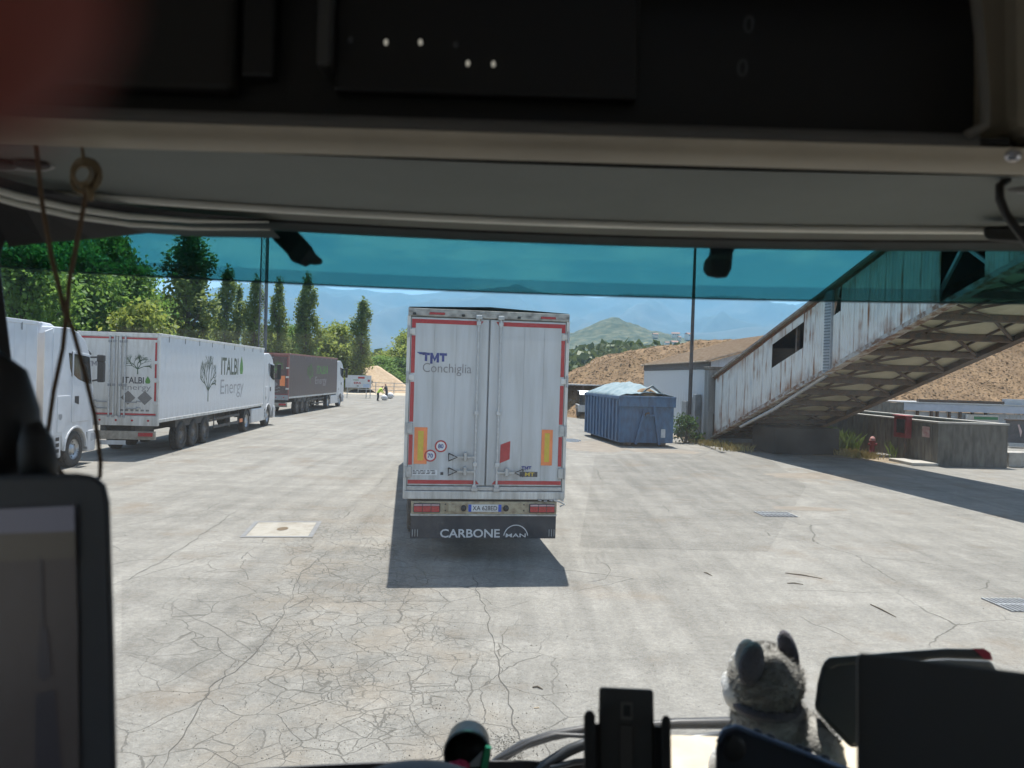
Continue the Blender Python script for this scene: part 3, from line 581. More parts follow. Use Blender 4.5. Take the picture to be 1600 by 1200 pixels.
# ================================================================== PARKED LORRIES
def tractor(t, y0, body, steel=True, sidewheels=(1.25,-2.9), fair=True, roofz=3.85):
    """Cab with its rear wall at local y=y0, front towards +y; parts become children of t."""
    wy = y0 + sidewheels[0]
    arch = [(wy+0.64*math.cos(a), 0.52+0.64*math.sin(a)) for a in [R(x) for x in range(0, 181, 18)]]
    prof = [(y0,0.95),(y0,roofz-0.18),(y0+0.08,roofz)] + [(y0+0.9,roofz+0.02),(y0+1.35,roofz-0.08),(y0+1.75,roofz-0.30),(y0+2.02,roofz-0.66),(y0+2.15,roofz-1.0),(y0+2.30,2.25),(y0+2.36,1.6),(y0+2.36,1.0)]
    low = [(y0+2.0,0.95)] + arch + [(y0+0.55,0.95)]
    ob('cab_shell', MB().prism(prof + low, -1.245, 1.245), body, t, bevel=0.10, seg=3)
    for s in (-1, 1):
        X = lambda a: (min(s*a[0], s*a[1]), max(s*a[0], s*a[1]))
        def side(name, poly, mat, o0, o1, parent=t, bv=0.0):
            a = X((o0, o1)); return ob(name, MB().prism([(y0+u, v) for u, v in poly], a[0], a[1]), mat, parent, bevel=bv)
        d = side('door', [(1.02,3.30),(2.02,3.22),(2.22,2.25),(2.24,1.5),(1.98,1.28),(1.05,1.28)], body, 1.236, 1.262, bv=0.012)
        side('side_window', [(1.10,3.22),(1.98,3.15),(2.14,2.36),(1.85,2.38),(1.35,2.50),(1.10,2.62)], carglass, 1.262, 1.268, d)
        side('side_window', [(0.82,3.24),(1.0,3.23),(1.0,2.66),(0.92,2.80)], carglass, 1.236, 1.250)
        side('window_rubber', [(1.0,3.28),(1.06,3.28),(1.06,2.55),(1.0,2.6)], black, 1.236, 1.256)
        side('door_handle', [(1.18,2.02),(1.40,2.02),(1.40,1.78),(1.18,1.84)], black, 1.262, 1.272, d)
        side('locker_door', [(0.28,2.05),(0.95,2.05),(0.95,1.50),(0.55,1.05),(0.28,1.05)], body, 1.240, 1.256, bv=0.01)
        side('vent_grille', [(0.33,1.55),(0.50,1.55),(0.52,1.45),(0.44,1.38),(0.34,1.42)], seamgrey, 1.256, 1.262)
        ar = [(wy-y0+0.66*math.cos(a), 0.52+0.66*math.sin(a)) for a in [R(x) for x in range(0, 181, 15)]]
        ar2 = [(wy-y0+0.60*math.cos(a), 0.52+0.60*math.sin(a)) for a in [R(x) for x in range(180, -1, -15)]]
        side('wheel_arch', ar + ar2, body, 1.20, 1.275, bv=0.01)
        m = ob('mirror', MB().box((s*1.47, y0+2.28, 2.72), (0.20, 0.16, 0.62), Matrix.Rotation(0.15*s, 3, 'Z')), black, t, bevel=0.04)
        ob('mirror', MB().box((s*1.47, y0+2.26, 3.12), (0.22, 0.15, 0.22), Matrix.Rotation(0.15*s, 3, 'Z')), black, t, bevel=0.04)
        ob('mirror_arm', MB().bar((s*1.2,y0+2.12,3.14),(s*1.47,y0+2.26,3.16),0.05).bar((s*1.22,y0+2.2,2.44),(s*1.47,y0+2.27,2.5),0.05), black, m)
        b = ob('bumper_end', MB().prism([(y0+1.98,0.36),(y0+1.98,1.02),(y0+2.42,1.02),(y0+2.52,0.75),(y0+2.48,0.36)], *X((0.62,1.26))), body, t, bevel=0.05)
        ob('headlamp', MB().prism([(y0+2.18,0.66),(y0+2.18,0.90),(y0+2.46,0.90),(y0+2.505,0.70)], *X((1.262,1.268))), M('lamp_glass', (0.45,0.47,0.5), 0.15), b)
        side('step', [(1.93,0.45),(1.96,0.45),(1.96,0.95),(1.93,0.95)], seamgrey, 1.2, 1.27)
        side('air_deflector', [(-0.38,1.0),(-0.38,roofz-0.15),(0.0,roofz-0.05),(0.0,1.0)], body, 1.20, 1.235, bv=0.01)
        wheel(t, s*1.08, wy, steel, s); wheel(t, s*1.08, y0+sidewheels[1]+0.0, steel, s)
        if fair:
            f = side('tank_fairing', [(-2.15,0.34),(-2.15,1.02),(0.56,1.02),(0.56,0.34)], body, 0.75, 1.235, bv=0.05)
            for k in range(3): side('fairing_latch', [(0.25,0.50+0.16*k),(0.42,0.50+0.16*k),(0.42,0.60+0.16*k),(0.25,0.60+0.16*k)], black, 1.235, 1.242, f)
            side('side_skirt', [(-0.0,1.02),(0.56,1.02),(0.56,0.93),(0,0.93)], black, 1.0, 1.22)
        side('mudguard', [(sidewheels[1]+0.62*math.cos(a), 0.5+0.62*math.sin(a)) for a in [R(x) for x in range(20, 161, 14)]] + [(sidewheels[1]+0.57*math.cos(a), 0.5+0.57*math.sin(a)) for a in [R(x) for x in range(160, 19, -14)]], black, 0.82, 1.24)
    ob('windscreen', MB().prism([(y0+2.05,roofz-0.62),(y0+2.16,roofz-0.66),(y0+2.325,2.2),(y0+2.27,2.2)], -1.12, 1.12), carglass, t)
    ob('sun_visor', MB().prism([(y0+1.98,roofz-0.52),(y0+2.0,roofz-0.48),(y0+2.36,roofz-0.66),(y0+2.36,roofz-0.70)], -1.14, 1.14), black, t)
    ob('front_grille', MB().bx(-0.95,0.95,y0+2.36,y0+2.40,1.05,2.1), black, t)
    ob('front_bumper', MB().bx(-0.62,0.62,y0+2.1,y0+2.48,0.36,1.0), body, t, bevel=0.04)
    ob('tractor_frame', MB().bx(-0.45,-0.3,y0-3.9,y0+2.0,0.65,0.95).bx(0.3,0.45,y0-3.9,y0+2.0,0.65,0.95).bx(-0.9,0.9,y0-0.3,y0+1.9,0.60,1.0), chassis, t)
    ob('roof_spoiler', MB().prism([(y0+0.05,roofz-0.05),(y0+0.1,roofz+0.12),(y0+0.55,roofz+0.10),(y0+0.85,roofz-0.0)], -0.9, 0.9), body, t, bevel=0.03)

def box_trailer(t, body, rails, tape, length=13.55, drive=True, rods=True, sidebar=True):
    b = ob('trailer_box', MB().bx(-1.265,1.265,0.05,length,1.20,3.93), body, t, bevel=0.01)
    for s in (-1, 1):
        n = 27; w = (length-0.1)/n
        for k in range(n):
            me = PANEL.setdefault((body.name, length), None)
            if me is None:
                me = MB().bx(-0.0025,0.0025,0.002,w-0.002,1.205,3.90).mesh('side_panel'); me.materials.append(body); PANEL[(body.name, length)] = me
            ob('side_panel', me, None, b, loc=(s*1.267, 0.07+k*w, 0))
        ob('top_rail', MB().bx(min(s*1.235,s*1.285),max(s*1.235,s*1.285),0,length,3.90,4.0), rails, t, bevel=0.01)
        ob('bottom_rail', MB().bx(min(s*1.235,s*1.28),max(s*1.235,s*1.28),0,length,1.10,1.21), rails if body is not maroon else dirtywhite, t, bevel=0.01)
        for y in (2.45,3.72,4.98): wheel(t, s*1.05, y, side=s)
        if sidebar:
            ob('side_guard', MB().bx(min(s*1.18,s*1.21),max(s*1.18,s*1.21),5.9,9.6,0.82,0.92).bx(min(s*1.18,s*1.21),max(s*1.18,s*1.21),5.9,9.6,0.50,0.60).bx(min(s*1.17,s*1.2),max(s*1.17,s*1.2),6.0,6.06,0.5,1.1).bx(min(s*1.17,s*1.2),max(s*1.17,s*1.2),9.4,9.46,0.5,1.1), chassis, t)
        ob('landing_leg', MB().bx(min(s*0.75,s*0.95),max(s*0.75,s*0.95),8.9,9.1,0.35,1.15), chassis, t)
        for k in range(9): ob('tarp_hook', MB().bx(min(s*1.28,s*1.295),max(s*1.28,s*1.295),0.8+1.5*k,0.83+1.5*k,3.74,3.93), seamgrey, t)
        ob('corner_post', MB().bx(min(s*1.225,s*1.285),max(s*1.225,s*1.285),-0.02,0.10,1.0,3.95), rails if body is maroon else dirtywhite, t, bevel=0.01)
    ob('roof_tarp', MB().add([(-1.24,0,3.985),(-0.3,0,4.02),(0.5,0,4.03),(1.24,0,3.985),(1.24,length,3.985),(0.5,length,4.03),(-0.3,length,4.02),(-1.24,length,3.985)], [(0,1,6,7),(1,2,5,6),(2,3,4,5)]), seamgrey, t)
    ob('top_beam', MB().bx(-1.23,1.23,-0.03,0.06,3.86,3.99), rails, t, bevel=0.01)
    ds = []
    for s in (-1, 1):
        xa, xb = (-1.22,-0.01) if s < 0 else (0.01,1.22)
        d = ob('rear_door', MB().bx(xa,xb,-0.015,0.05,1.33,3.855), body if body is maroon else dirtywhite, t, bevel=0.01); ds.append(d)
        pl = Plane2((0,-0.0175,0),(1,0,0),(0,0,1))
        for q in ([[(s*1.21,3.84),(s*0.12,3.84),(s*0.12,3.78),(s*1.21,3.78)],[(s*1.21,1.40),(s*0.12,1.40),(s*0.12,1.34),(s*1.21,1.34)]] + [[(s*1.21,a),(s*1.15,a),(s*1.15,c),(s*1.21,c)] for a, c in ((1.8,2.4),(2.55,3.0),(3.1,3.7))]): pl.polys('reflective_tape', [q], tape, d)
        for x in (s*0.24, s*0.10):
            rod = ob('lock_rod', MB().cyl((x,-0.05,1.22),(x,-0.05,3.88),0.026,n=8), rodgrey if body is not maroon else chassis, d)
            for z in (1.3,2.3,3.7): ob('rod_bracket', MB().bx(x-0.04,x+0.04,-0.08,-0.012,z-0.04,z+0.04), seamgrey, rod)
        for z in (1.55,1.75): ob('handle', MB().tube([(s*0.3,-0.05,z),(s*0.62,-0.05,z),(s*0.62,-0.07,z+0.05),(s*0.75,-0.05,z+0.02)],0.018,6), seamgrey, d)
        ob('hinge', MB().bx(min(s*1.1,s*1.29),max(s*1.1,s*1.29),-0.035,-0.012,2.42,2.53).bx(min(s*1.1,s*1.29),max(s*1.1,s*1.29),-0.035,-0.012,3.02,3.10).bx(min(s*1.1,s*1.29),max(s*1.1,s*1.29),-0.035,-0.012,1.68,1.78), dirtywhite, d)
        ob('tail_lamp', MB().bx(min(s*0.7,s*1.15),max(s*0.7,s*1.15),-0.08,-0.04,0.66,0.78), darkred, t, bevel=0.01)
    ob('rear_beam', MB().bx(-1.28,1.28,-0.06,0.1,1.0,1.32), dirtywhite if body is not maroon else seamgrey, t, bevel=0.015)
    for k in range(5): ob('beam_lamp', MB().cyl((-1.0+0.5*k,-0.075,1.17),(-1.0+0.5*k,-0.06,1.17),0.035,n=10), darkred, t)
    ob('underrun_bar', MB().bx(-1.2,1.2,-0.02,0.08,0.55,0.82), M('bar_dirty_'+t.name, (0.40,0.36,0.30), 0.7, scale=6, col2=(0.25,0.22,0.18)), t, bevel=0.01)
    ob('number_plate', MB().bx(-0.55,0.3,-0.04,-0.021,0.38,0.52), white, t)
    ob('chassis', MB().bx(-0.55,-0.4,0.1,12.6,0.75,1.1).bx(0.4,0.55,0.1,12.6,0.75,1.1).bx(-1.15,1.15,1.9,5.6,0.82,1.09).bx(-0.5,0.5,0.5,1.4,0.5,1.0), chassis, t)
    return ds
PANEL = {}
HD = R(4.7); dr = Vector((-math.sin(HD), math.cos(HD))); rt = Vector((math.cos(HD), math.sin(HD)))
# lorry with the tree emblem
p = Vector((-11.4, 24.05)) - rt*1.28
L2 = thing('articulated_lorry', 'white lorry with green tree emblem and ITALBIO Energy lettering on its side', 'lorry', (p.x, p.y, 0), HD, 'lorries parked along the left')
ds = box_trailer(L2, white, dirtywhite, red)
tractor(L2, 13.75, white, sidewheels=(0.95,-3.0), roofz=3.75)
ob('orange_guard', MB().bx(1.17,1.215,9.7,10.1,0.5,0.66), orange, L2)
pl = Plane2((0,-0.0185,0),(1,0,0),(0,0,1))
pl.polys('tree_emblem', tree2(0.62,2.66,3.36,0.86,4), M('emblem_green', (0.06,0.11,0.06), 0.6), ds[1])
pl.text('lettering', 'ITALBI', 0.16, 0.82, 2.36, 2.57, ink, ds[1], 0.02)
pl.polys('leaf_mark', [drop2(0.94,2.46,0.15)], inkgreen, ds[1])
pl.text('lettering', 'Energy', 0.16, 1.04, 2.10, 2.33, inkgrey, ds[1], -0.004)
pl.polys('diamond', [[(x-0.23,1.90),(x,1.67),(x+0.23,1.90),(x,2.13)] for x in (0.34,0.86)], M('diamond_grey', (0.20,0.19,0.18), 0.6), ds[1])
for z in (1.47,1.5): pl.polys('small_print', [[(0.1+0.16*k,z),(0.2+0.16*k,z),(0.2+0.16*k,z+0.02),(0.1+0.16*k,z+0.02)] for k in range(6)], ink, ds[1])
for q in tmt2(-0.95,-0.5,2.88,3.05): pl.polys('lettering', [q], inkgrey, ds[0])
sp = Plane2((1.2735,0,0),(0,1,0),(0,0,1)); BX = L2.children[0]
sp.polys('tree_emblem', tree2(4.95,1.62,3.4,1.9,9,0.8), M('emblem_olive', (0.10,0.13,0.09), 0.6), BX)
sp.text('lettering', 'ITALBI', 6.55, 9.0, 2.66, 3.38, M('print_olive', (0.09,0.11,0.07), 0.6), BX, 0.02)
sp.polys('leaf_mark', [drop2(9.5,3.0,0.5)], inkgreen, BX)
sp.text('lettering', 'Energy', 6.5, 9.9, 1.66, 2.46, M('print_midgrey', (0.36,0.36,0.37), 0.6), BX, -0.002)
# maroon lorry
p = Vector((-14.24, 47.5)) + Vector((-1.28, 0))
L3 = thing('articulated_lorry', 'lorry with dark maroon trailer and white cab, farthest of the parked row', 'lorry', (p.x, p.y, 0), R(0.4), 'lorries parked along the left')
ds3 = box_trailer(L3, maroon, M('maroon_rail', (0.30,0.13,0.11), 0.6, scale=5), maroonr)
tractor(L3, 13.85, white, sidewheels=(1.0,-3.0), roofz=3.8)
ob('marker_plate', MB().bx(0.72,1.05,-0.022,-0.015,1.9,2.55), orange, ds3[1])
pl.polys('tree_emblem', tree2(0.45,2.7,3.5,0.9,6), inkgreen, ds3[1])
pl.polys('diamond', [[(0.12,2.0),(0.36,1.76),(0.60,2.0),(0.36,2.24)]], inkgrey, ds3[1])
BX3 = L3.children[0]
sp.polys('tree_emblem', tree2(5.2,2.0,3.4,1.6,9,0.8), inkgreen, BX3)
sp.text('lettering', 'ITALBI', 7.0, 9.6, 2.7, 3.3, inkgreen, BX3, 0.02); sp.polys('leaf_mark', [drop2(10.1,3.0,0.42)], inkgreen, BX3)
sp.text('lettering', 'Energy', 6.6, 10.0, 1.8, 2.5, M('print_pale', (0.30,0.28,0.28), 0.6), BX3)
# white lorry at the far left edge
p = Vector((-12.5, 20.75)) - rt*1.1 - dr*(1.3 + 13.9)
L1 = thing('articulated_lorry', 'white lorry with sleeper cab at left edge behind the hanging cord', 'lorry', (p.x, p.y, 0), HD, 'lorries parked along the left')
box_trailer(L1, white, white, red)
tractor(L1, 14.35, white, sidewheels=(1.3,-3.0), roofz=3.92)
ob('bulkhead_panel', MB().bx(-1.1,1.1,13.57,13.6,1.3,3.8), M('bulkhead_cream', (0.62,0.55,0.47), 0.7), L1)
ob('air_hose', MB().tube([(0.5,13.6,1.9),(0.6,13.9,1.5),(0.6,14.2,1.6),(0.5,14.35,2.0)],0.03,6), black, L1)

# ================================================================== BLUE ROLL-OFF CONTAINER
def container():
    c = thing('rolloff_container', 'blue steel roll-off container under a pale tarpaulin, beside the lamp post', 'container', (4.82, 33.0, 0), R(9.0))
    W_, L_ = 2.5, 6.1            # local: x right, y away, origin near-left corner
    z0, z1 = 0.16, 2.22
    ob('floor', MB().bx(0.02,W_-0.02,0.02,L_-0.02,z0+0.02,z0+0.14), bluecon, c)
    ob('front_wall', MB().bx(0,W_,0,0.05,z0,z1-0.30), bluecon, c, bevel=0.01)
    ob('back_wall', MB().bx(0,W_,L_-0.05,L_,z0,z1), bluecon, c)
    for s, x in ((0, 0.0), (1, W_-0.05)):
        sw = ob('side_wall', MB().bx(x,x+0.05,0.05,L_-0.05,z0,z1), bluecon, c)
        for k in range(11):
            y = 0.30+k*0.55; xo = -0.07 if s == 0 else W_
            ob('side_rib', MB().prism([(y-0.10,z0),(y-0.06,z0),(y+0.06,z0),(y+0.10,z0)][:0] or [(xo+(0 if s == 0 else 0),y-0.11),(xo+0.07*(1-s)*0+ (0.0 if s == 0 else 0.07),y-0.06),(xo+(0.0 if s == 0 else 0.07),y+0.06),(xo+(0.07 if s == 0 else 0.0),y+0.11),(xo+(0.07 if s == 0 else 0.0),y-0.11)], z0+0.05, z1-0.14, 'z'), bluecon, sw)
        ob('side_rim', MB().bx(x-0.07 if s == 0 else x,x+0.05 if s == 0 else x+0.12,0.0,L_,z1-0.13,z1), bluecon, c, bevel=0.01)
        for k in range(10): ob('tie_hook', MB().bx(x-0.10 if s == 0 else x+0.12,x-0.07 if s == 0 else x+0.15,0.3+k*0.6,0.36+k*0.6,z1-0.2,z1-0.12), bluecon, c)
    ob('front_rim', MB().bx(-0.06,W_+0.06,-0.10,0.06,z1-0.46,z1-0.02).bx(-0.06,W_+0.06,-0.13,0.06,z1-0.06,z1+0.02), bluecon, c, bevel=0.012)
    fr = ob('hook_frame', MB().bar((0.72,-0.10,0.10),(1.10,-0.12,1.62),0.11,0.11), bluecon, c, bevel=0.01)
    ob('hook_frame', MB().bar((1.82,-0.10,0.10),(1.52,-0.12,1.80),0.11,0.11), bluecon, c, bevel=0.01)
    ob('cross_bar', MB().bar((1.05,-0.12,1.40),(1.58,-0.12,1.40),0.08), bluecon, c)
    ob('lifting_hook', MB().tube([(1.12,-0.14,1.40),(1.12,-0.22,1.46),(1.22,-0.24,1.52),(1.30,-0.16,1.48)],0.035,8), steeldark, c)
    ob('label_plate', MB().bx(1.93,2.13,-0.006,-0.001,0.40,0.78), M('sticker_pale', (0.55,0.58,0.60), 0.5), c)
    for x in (0.45, 2.05):
        ob('skid_rail', MB().bx(x-0.09,x+0.09,0.0,L_,0.06,z0+0.01), steeldark, c)
        for y in (0.25, 5.8): ob('roller', MB().cyl((x-0.16,y,0.13),(x+0.16,y,0.13),0.13,n=14), steeldark, c)
    # tarpaulin: ridged sheet over a heaped load, open towards the front
    nx, ny = 22, 34; vs = []; fs = []
    for j in range(ny+1):
        v = j/ny; y = 0.03+v*(L_-0.0)
        for i in range(nx+1):
            u = i/nx; x = -0.07+u*(W_+0.14)
            rid = (1-abs(2*u-1.0)**1.6)
            hump = min(1.0, 0.30+2.4*v)*min(1, (1-v)*5+0.25)
            z = z1+0.03 + 0.56*rid*hump + noise.noise(Vector((x*1.6,y*1.2,3)))*0.06*rid + noise.noise(Vector((x*5,y*0.8,9)))*0.05*rid - 0.07*abs(math.sin(y*2.6+0.6*math.sin(x*2)))*rid + abs(noise.noise(Vector((x*2.2+y,y*2.4,5))))*0.10*rid
            if u in (0, 1): z -= 0.06+0.05*math.sin(j*1.9)
            vs.append((x, y, z))
    for j in range(ny):
        for i in range(nx): fs.append((j*(nx+1)+i, j*(nx+1)+i+1, (j+1)*(nx+1)+i+1, (j+1)*(nx+1)+i))
    cov = ob('tarpaulin', MB().add(vs, fs), tarp, c, smooth=True)
    so = cov.modifiers.new('solid', 'SOLIDIFY'); so.thickness = 0.012
    # folded-back corner of the sheet, with the load showing
    ob('load', MB().ell((1.35,0.55,z1-0.05),(0.55,0.45,0.42),14,8,fn=lambda d: 1+0.2*noise.noise(d*3)), chip_b, c, smooth=True)
    ob('tarp_fold', MB().tube([(0.9,0.10,z1+0.02),(1.25,0.14,z1+0.34),(1.55,0.25,z1+0.48),(1.85,0.18,z1+0.22),(2.15,0.06,z1+0.0)],[0.03,0.05,0.06,0.05,0.03],8), M('tarp_dark', (0.10,0.13,0.14), 0.5), c, smooth=True)
container()

# ================================================================== LAMP POST AND LATTICE MAST
p = grd(1076, 688)
lp = thing('lamp_post', 'tall dark steel lamp post beside the blue container', 'lamp post', (p.x, p.y, 0))
ob('shaft', MB().tube([(0,0,0),(0,0,1.2),(0.01,0,6),(0.03,0,13)],[0.115,0.10,0.085,0.055],14), M('post_paint', (0.045,0.045,0.05), 0.6, scale=4, col2=(0.09,0.07,0.06)), lp, smooth=True)
ob('base_plate', MB().bx(-0.2,0.2,-0.2,0.2,0,0.03), steeldark, lp, bevel=0.005)
ob('access_door', MB().bx(-0.05,0.05,-0.118,-0.105,0.9,1.3), galv, lp)
ob('lamp_head', MB().tube([(0,0,12.9),(0,-0.5,13.1),(0,-1.1,13.15)],0.03,8).box((0,-1.35,13.13),(0.22,0.6,0.10)), galv, lp)
p = at(408, 640, 58.0)
lm = thing('lattice_mast', 'slender lattice floodlight mast standing behind the parked lorries', 'mast', (p.x, p.y, 0))
H_ = 19.0
for x, y in ((-0.28,-0.2),(0.28,-0.2),(0.0,0.3)):
    ob('mast_leg', MB().cyl((x,y,0),(x*0.8,y*0.8,H_),0.055 if x <= 0 else 0.11,n=8), M('mast_steel%.1f' % x, (0.13,0.14,0.15), 0.6, 0.3), lm)
C3 = [(-0.28,-0.2),(0.28,-0.2),(0.0,0.3)]
for k in range(30):
    z = 0.4+k*0.62; sh = 1-0.2*z/H_; m_ = MB()
    for a, b in ((0,1),(1,2),(2,0)):
        m_.bar((C3[a][0]*sh,C3[a][1]*sh,z),(C3[b][0]*sh,C3[b][1]*sh,z+0.62),0.035).bar((C3[a][0]*sh,C3[a][1]*sh,z),(C3[b][0]*sh,C3[b][1]*sh,z),0.03)
    ob('brace', m_, galv, lm)
for x in (-0.7,0.0,0.7): ob('floodlight', MB().box((x,-0.35,H_),(0.5,0.25,0.4),Euler((0.4,0,0))), galv, lm, bevel=0.02)
ob('head_bar', MB().bar((-1.0,-0.15,H_-0.1),(1.0,-0.15,H_-0.1),0.08), galv, lm)

# ================================================================== WHITE SHED
def shed():
    s = thing('metal_shed', 'white corrugated metal shed with dusty lean-to roof behind the blue container', 'shed', (9.75, 36.9, 0), R(2.9))
    # local: origin near-left corner, x right, y away
    L_ = 14.2; Wd = 6.0; e = 4.0; sl = 0.30
    ob('wall_core', MB().bx(0.06,Wd,0.06,L_,0,3.9), sheet, s)
    corr = None
    for k in range(28):            # west wall sheets, each a ribbed sheet
        if corr is None:
            m_ = MB()
            w = L_/28; n = 4; pts = []
            for q in range(n):
                y = q*w/n; pts += [(0.0,y+0.002),(0.0,y+w/n*0.45),(0.035,y+w/n*0.6),(0.035,y+w/n*0.9)]
            pts += [(0.0,w-0.004),(0.05,w-0.004),(0.05,0.002)]
            corr = m_.prism(pts, 0.02, 3.58, 'z').mesh('wall_sheet'); corr.materials.append(sheet)
        ob('wall_sheet', corr, None, s, loc=(0, k*L_/28, 0))
    ob('eave_board', MB().bx(-0.03,0.06,-0.02,L_,3.60,3.98), M('eave_dark', (0.05,0.05,0.055), 0.7, scale=4, col2=(0.16,0.16,0.16), stretch=(1,6,1), sharp=(0.5,0.7)), s)
    ge = ob('gable_wall', MB().prism([(0.05,0),(0.05,e-0.03),(Wd,e-0.03+sl*Wd),(Wd,0)], 0.0, 0.06, 'y'), sheet, s)
    for k in range(14): ob('gable_rib', MB().bx(0.08+k*0.40,0.14+k*0.40,-0.03,0.0,0.02,e-0.1+sl*(0.08+k*0.40)), sheet, ge)
    rf = ob('roof', MB().prism([(-0.25,e-0.06),(-0.25,e+0.0),(Wd+0.1,e+sl*(Wd+0.35)),(Wd+0.1,e-0.06+sl*(Wd+0.35))], -0.25, L_+0.2, 'y'), roofchip, s)
    for k in range(24): ob('roof_rib', MB().prism([(-0.26,e+0.0),(-0.26,e+0.035),(Wd+0.1,e+0.035+sl*(Wd+0.36)),(Wd+0.1,e+sl*(Wd+0.36))], -0.2+k*0.6, -0.12+k*0.6, 'y'), roofchip, rf)
    ob('drain_pipe', MB().cyl((-0.06,0.25,0),(-0.06,0.25,3.6),0.05,n=8), sheet, s)
    # boards leaning at the wall
    for i, (y, w, h) in enumerate(((2.6,0.9,1.9),(1.5,0.5,2.15),(1.0,0.45,2.3))):
        ob('cupboard', MB().bx(-0.35,-0.05,y,y+w,0,h), M('cupboard%d' % i, (0.20,0.21,0.215), 0.6, scale=3, col2=(0.28,0.29,0.29)), s, bevel=0.01)
shed()
pf = thing('concrete_pier', 'grey weathered concrete pier between white shed and conveyor gallery foot', 'pier', (9.95, 35.75, 0), R(2.9))
ob('pier_block', MB().bx(-0.55,0.10,-0.1,0.6,0,3.55), M('pier_grey', (0.30,0.295,0.28), 0.9, scale=1.0, col2=(0.17,0.165,0.155), stretch=(3,3,0.4), bump=0.2), pf, bevel=0.02)
ob('pier_cap', MB().bx(-0.6,0.14,-0.14,0.64,3.55,3.7), concrete, pf, bevel=0.02)

# ================================================================== CONVEYOR GALLERY
SL = 0.3125; GH = 2.55; GW = 4.0; GL = 25.0
def gallery():
    g = thing('conveyor_gallery', 'rusty white clad conveyor gallery rising to the upper right above the yard', 'conveyor', (9.76, 35.5, 0.53), math.atan2(-0.9919, 0.127))
    # local x along the rise, y towards the right, z up
    zz = lambda t: SL*t
    def beam(name, t0, t1, y, za, zb, w, mat, bv=0.0):
        return ob(name, MB().prism([(t0,zz(t0)+za),(t1,zz(t1)+za),(t1,zz(t1)+zb),(t0,zz(t0)+zb)], y-w/2, y+w/2, 'y'), mat, g, bevel=bv)
    for y in (0.0, GW):
        beam('bottom_chord', -0.1, GL, y, -0.20, 0.03, 0.16, rustrail if y == 0 else steeldark)
        beam('chord_flange', -0.1, GL, y-0.10 if y == 0 else y, -0.235, -0.20, 0.30, rustrail if y == 0 else steeldark)
        beam('top_chord', -0.1, GL, y, GH, GH+0.16, 0.16, rust)
    beam('eave_flashing', -0.25, GL, -0.06, GH+0.13, GH+0.22, 0.34, M('flashing', (0.16,0.12,0.09), 0.7, scale=4, col2=(0.30,0.27,0.24)))
    ob('roof', MB().prism([(-0.25,GH+0.19+zz(-0.25)),(GL,GH+0.19+zz(GL)),(GL,GH+0.25+zz(GL)),(-0.25,GH+0.25+zz(-0.25))], 0.14, GW+0.2, 'y'), steeldark, g)
    # cladding panels on the near side; some missing or torn
    pw = 0.80; n = int(GL/pw); me = None
    holes = {7: 'top', 8: 'top', 9: 'top', 12: 'tri', 19: 'gap', 20: 'gap'}
    for k in range(n):
        t0 = k*pw
        if holes.get(k) == 'gap': continue
        h0, h1 = 0.03, GH
        if holes.get(k) == 'top': h1 = 1.30
        if holes.get(k) == 'tri': h1 = 1.70
        key = h1
        if key not in GP:
            m_ = MB(); q = 5; pts = []
            for i in range(q):
                a = i*pw/q; pts += [(a+0.004,-0.03),(a+pw/q*0.5,-0.03),(a+pw/q*0.62,-0.05),(a+pw/q*0.88,-0.05)]
            pts += [(pw-0.004,-0.03),(pw-0.004,-0.015),(0.004,-0.015)]
            nn = len(pts); vs = [(a, b, zz(a)+h0) for a, b in pts] + [(a, b, zz(a)+h1) for a, b in pts]
            m_.add(vs, [tuple(range(nn-1,-1,-1)), tuple(range(nn,2*nn))] + [(i,(i+1)%nn,nn+(i+1)%nn,nn+i) for i in range(nn)])
            GP[key] = m_.mesh('cladding_panel'); GP[key].materials.append(clad)
        if holes.get(k) == 'top': ob('cladding_strip', MB().prism([(0,zz(0)+2.25),(pw,zz(pw)+2.25),(pw,zz(pw)+GH),(0,zz(0)+GH)], -0.05, -0.035, 'y'), clad, g, loc=(t0,-0.03,zz(t0)))
        ob('cladding_panel', GP[key], None, g, loc=(t0, -0.035 + (0.006 if k % 2 else 0), zz(t0)), rot=(random.uniform(-0.006,0.006),0,random.uniform(-0.006,0.006)))
    # little rest of sheet beside the torn panel, posts and bracing seen through the holes
    ob('torn_sheet', MB().prism([(9.98,zz(9.98)+1.7),(10.0,zz(10)+GH),(10.35,zz(10.35)+GH)], -0.06, -0.045, 'y'), clad, g)
    for k in range(11):
        t = k*2.44
        ob('side_post', MB().prism([(t-0.06,zz(t)),(t+0.06,zz(t)),(t+0.06,zz(t)+GH),(t-0.06,zz(t)+GH)], 0.03, 0.13, 'y'), steeldark, g)
        if k < 10 and k not in (2, 3):
            ob('side_brace', MB().bar((t,0.09,zz(t)+0.05),(t+2.44,0.09,zz(t+2.44)+GH-0.05),0.09), galv if k > 4 else steeldark, g)
            ob('side_brace', MB().bar((t,0.12,zz(t)+GH-0.05),(t+2.44,0.12,zz(t+2.44)+0.05),0.09), galv if k > 4 else steeldark, g)
    ob('inner_wall', MB().prism([(-0.1,zz(-0.1)),(GL,zz(GL)),(GL,zz(GL)+GH),(-0.1,zz(-0.1)+GH)], GW-0.1, GW-0.06, 'y'), steeldark, g)
    # ribbed joint post on the near side
    tp = 9.78
    jp = ob('joint_post', MB().bx(tp-0.20,tp+0.20,-0.16,-0.06,zz(tp)-0.22,zz(tp)+GH+0.1), M('joint_grey', (0.36,0.38,0.40), 0.5, 0.2), g, bevel=0.01)
    for k in range(26): ob('post_rung', MB().bx(tp-0.17,tp+0.17,-0.185,-0.16,zz(tp)-0.15+k*0.105,zz(tp)-0.10+k*0.105), M('rung', (0.16,0.18,0.20), 0.5) if k == 0 else MATS['rung'], jp)
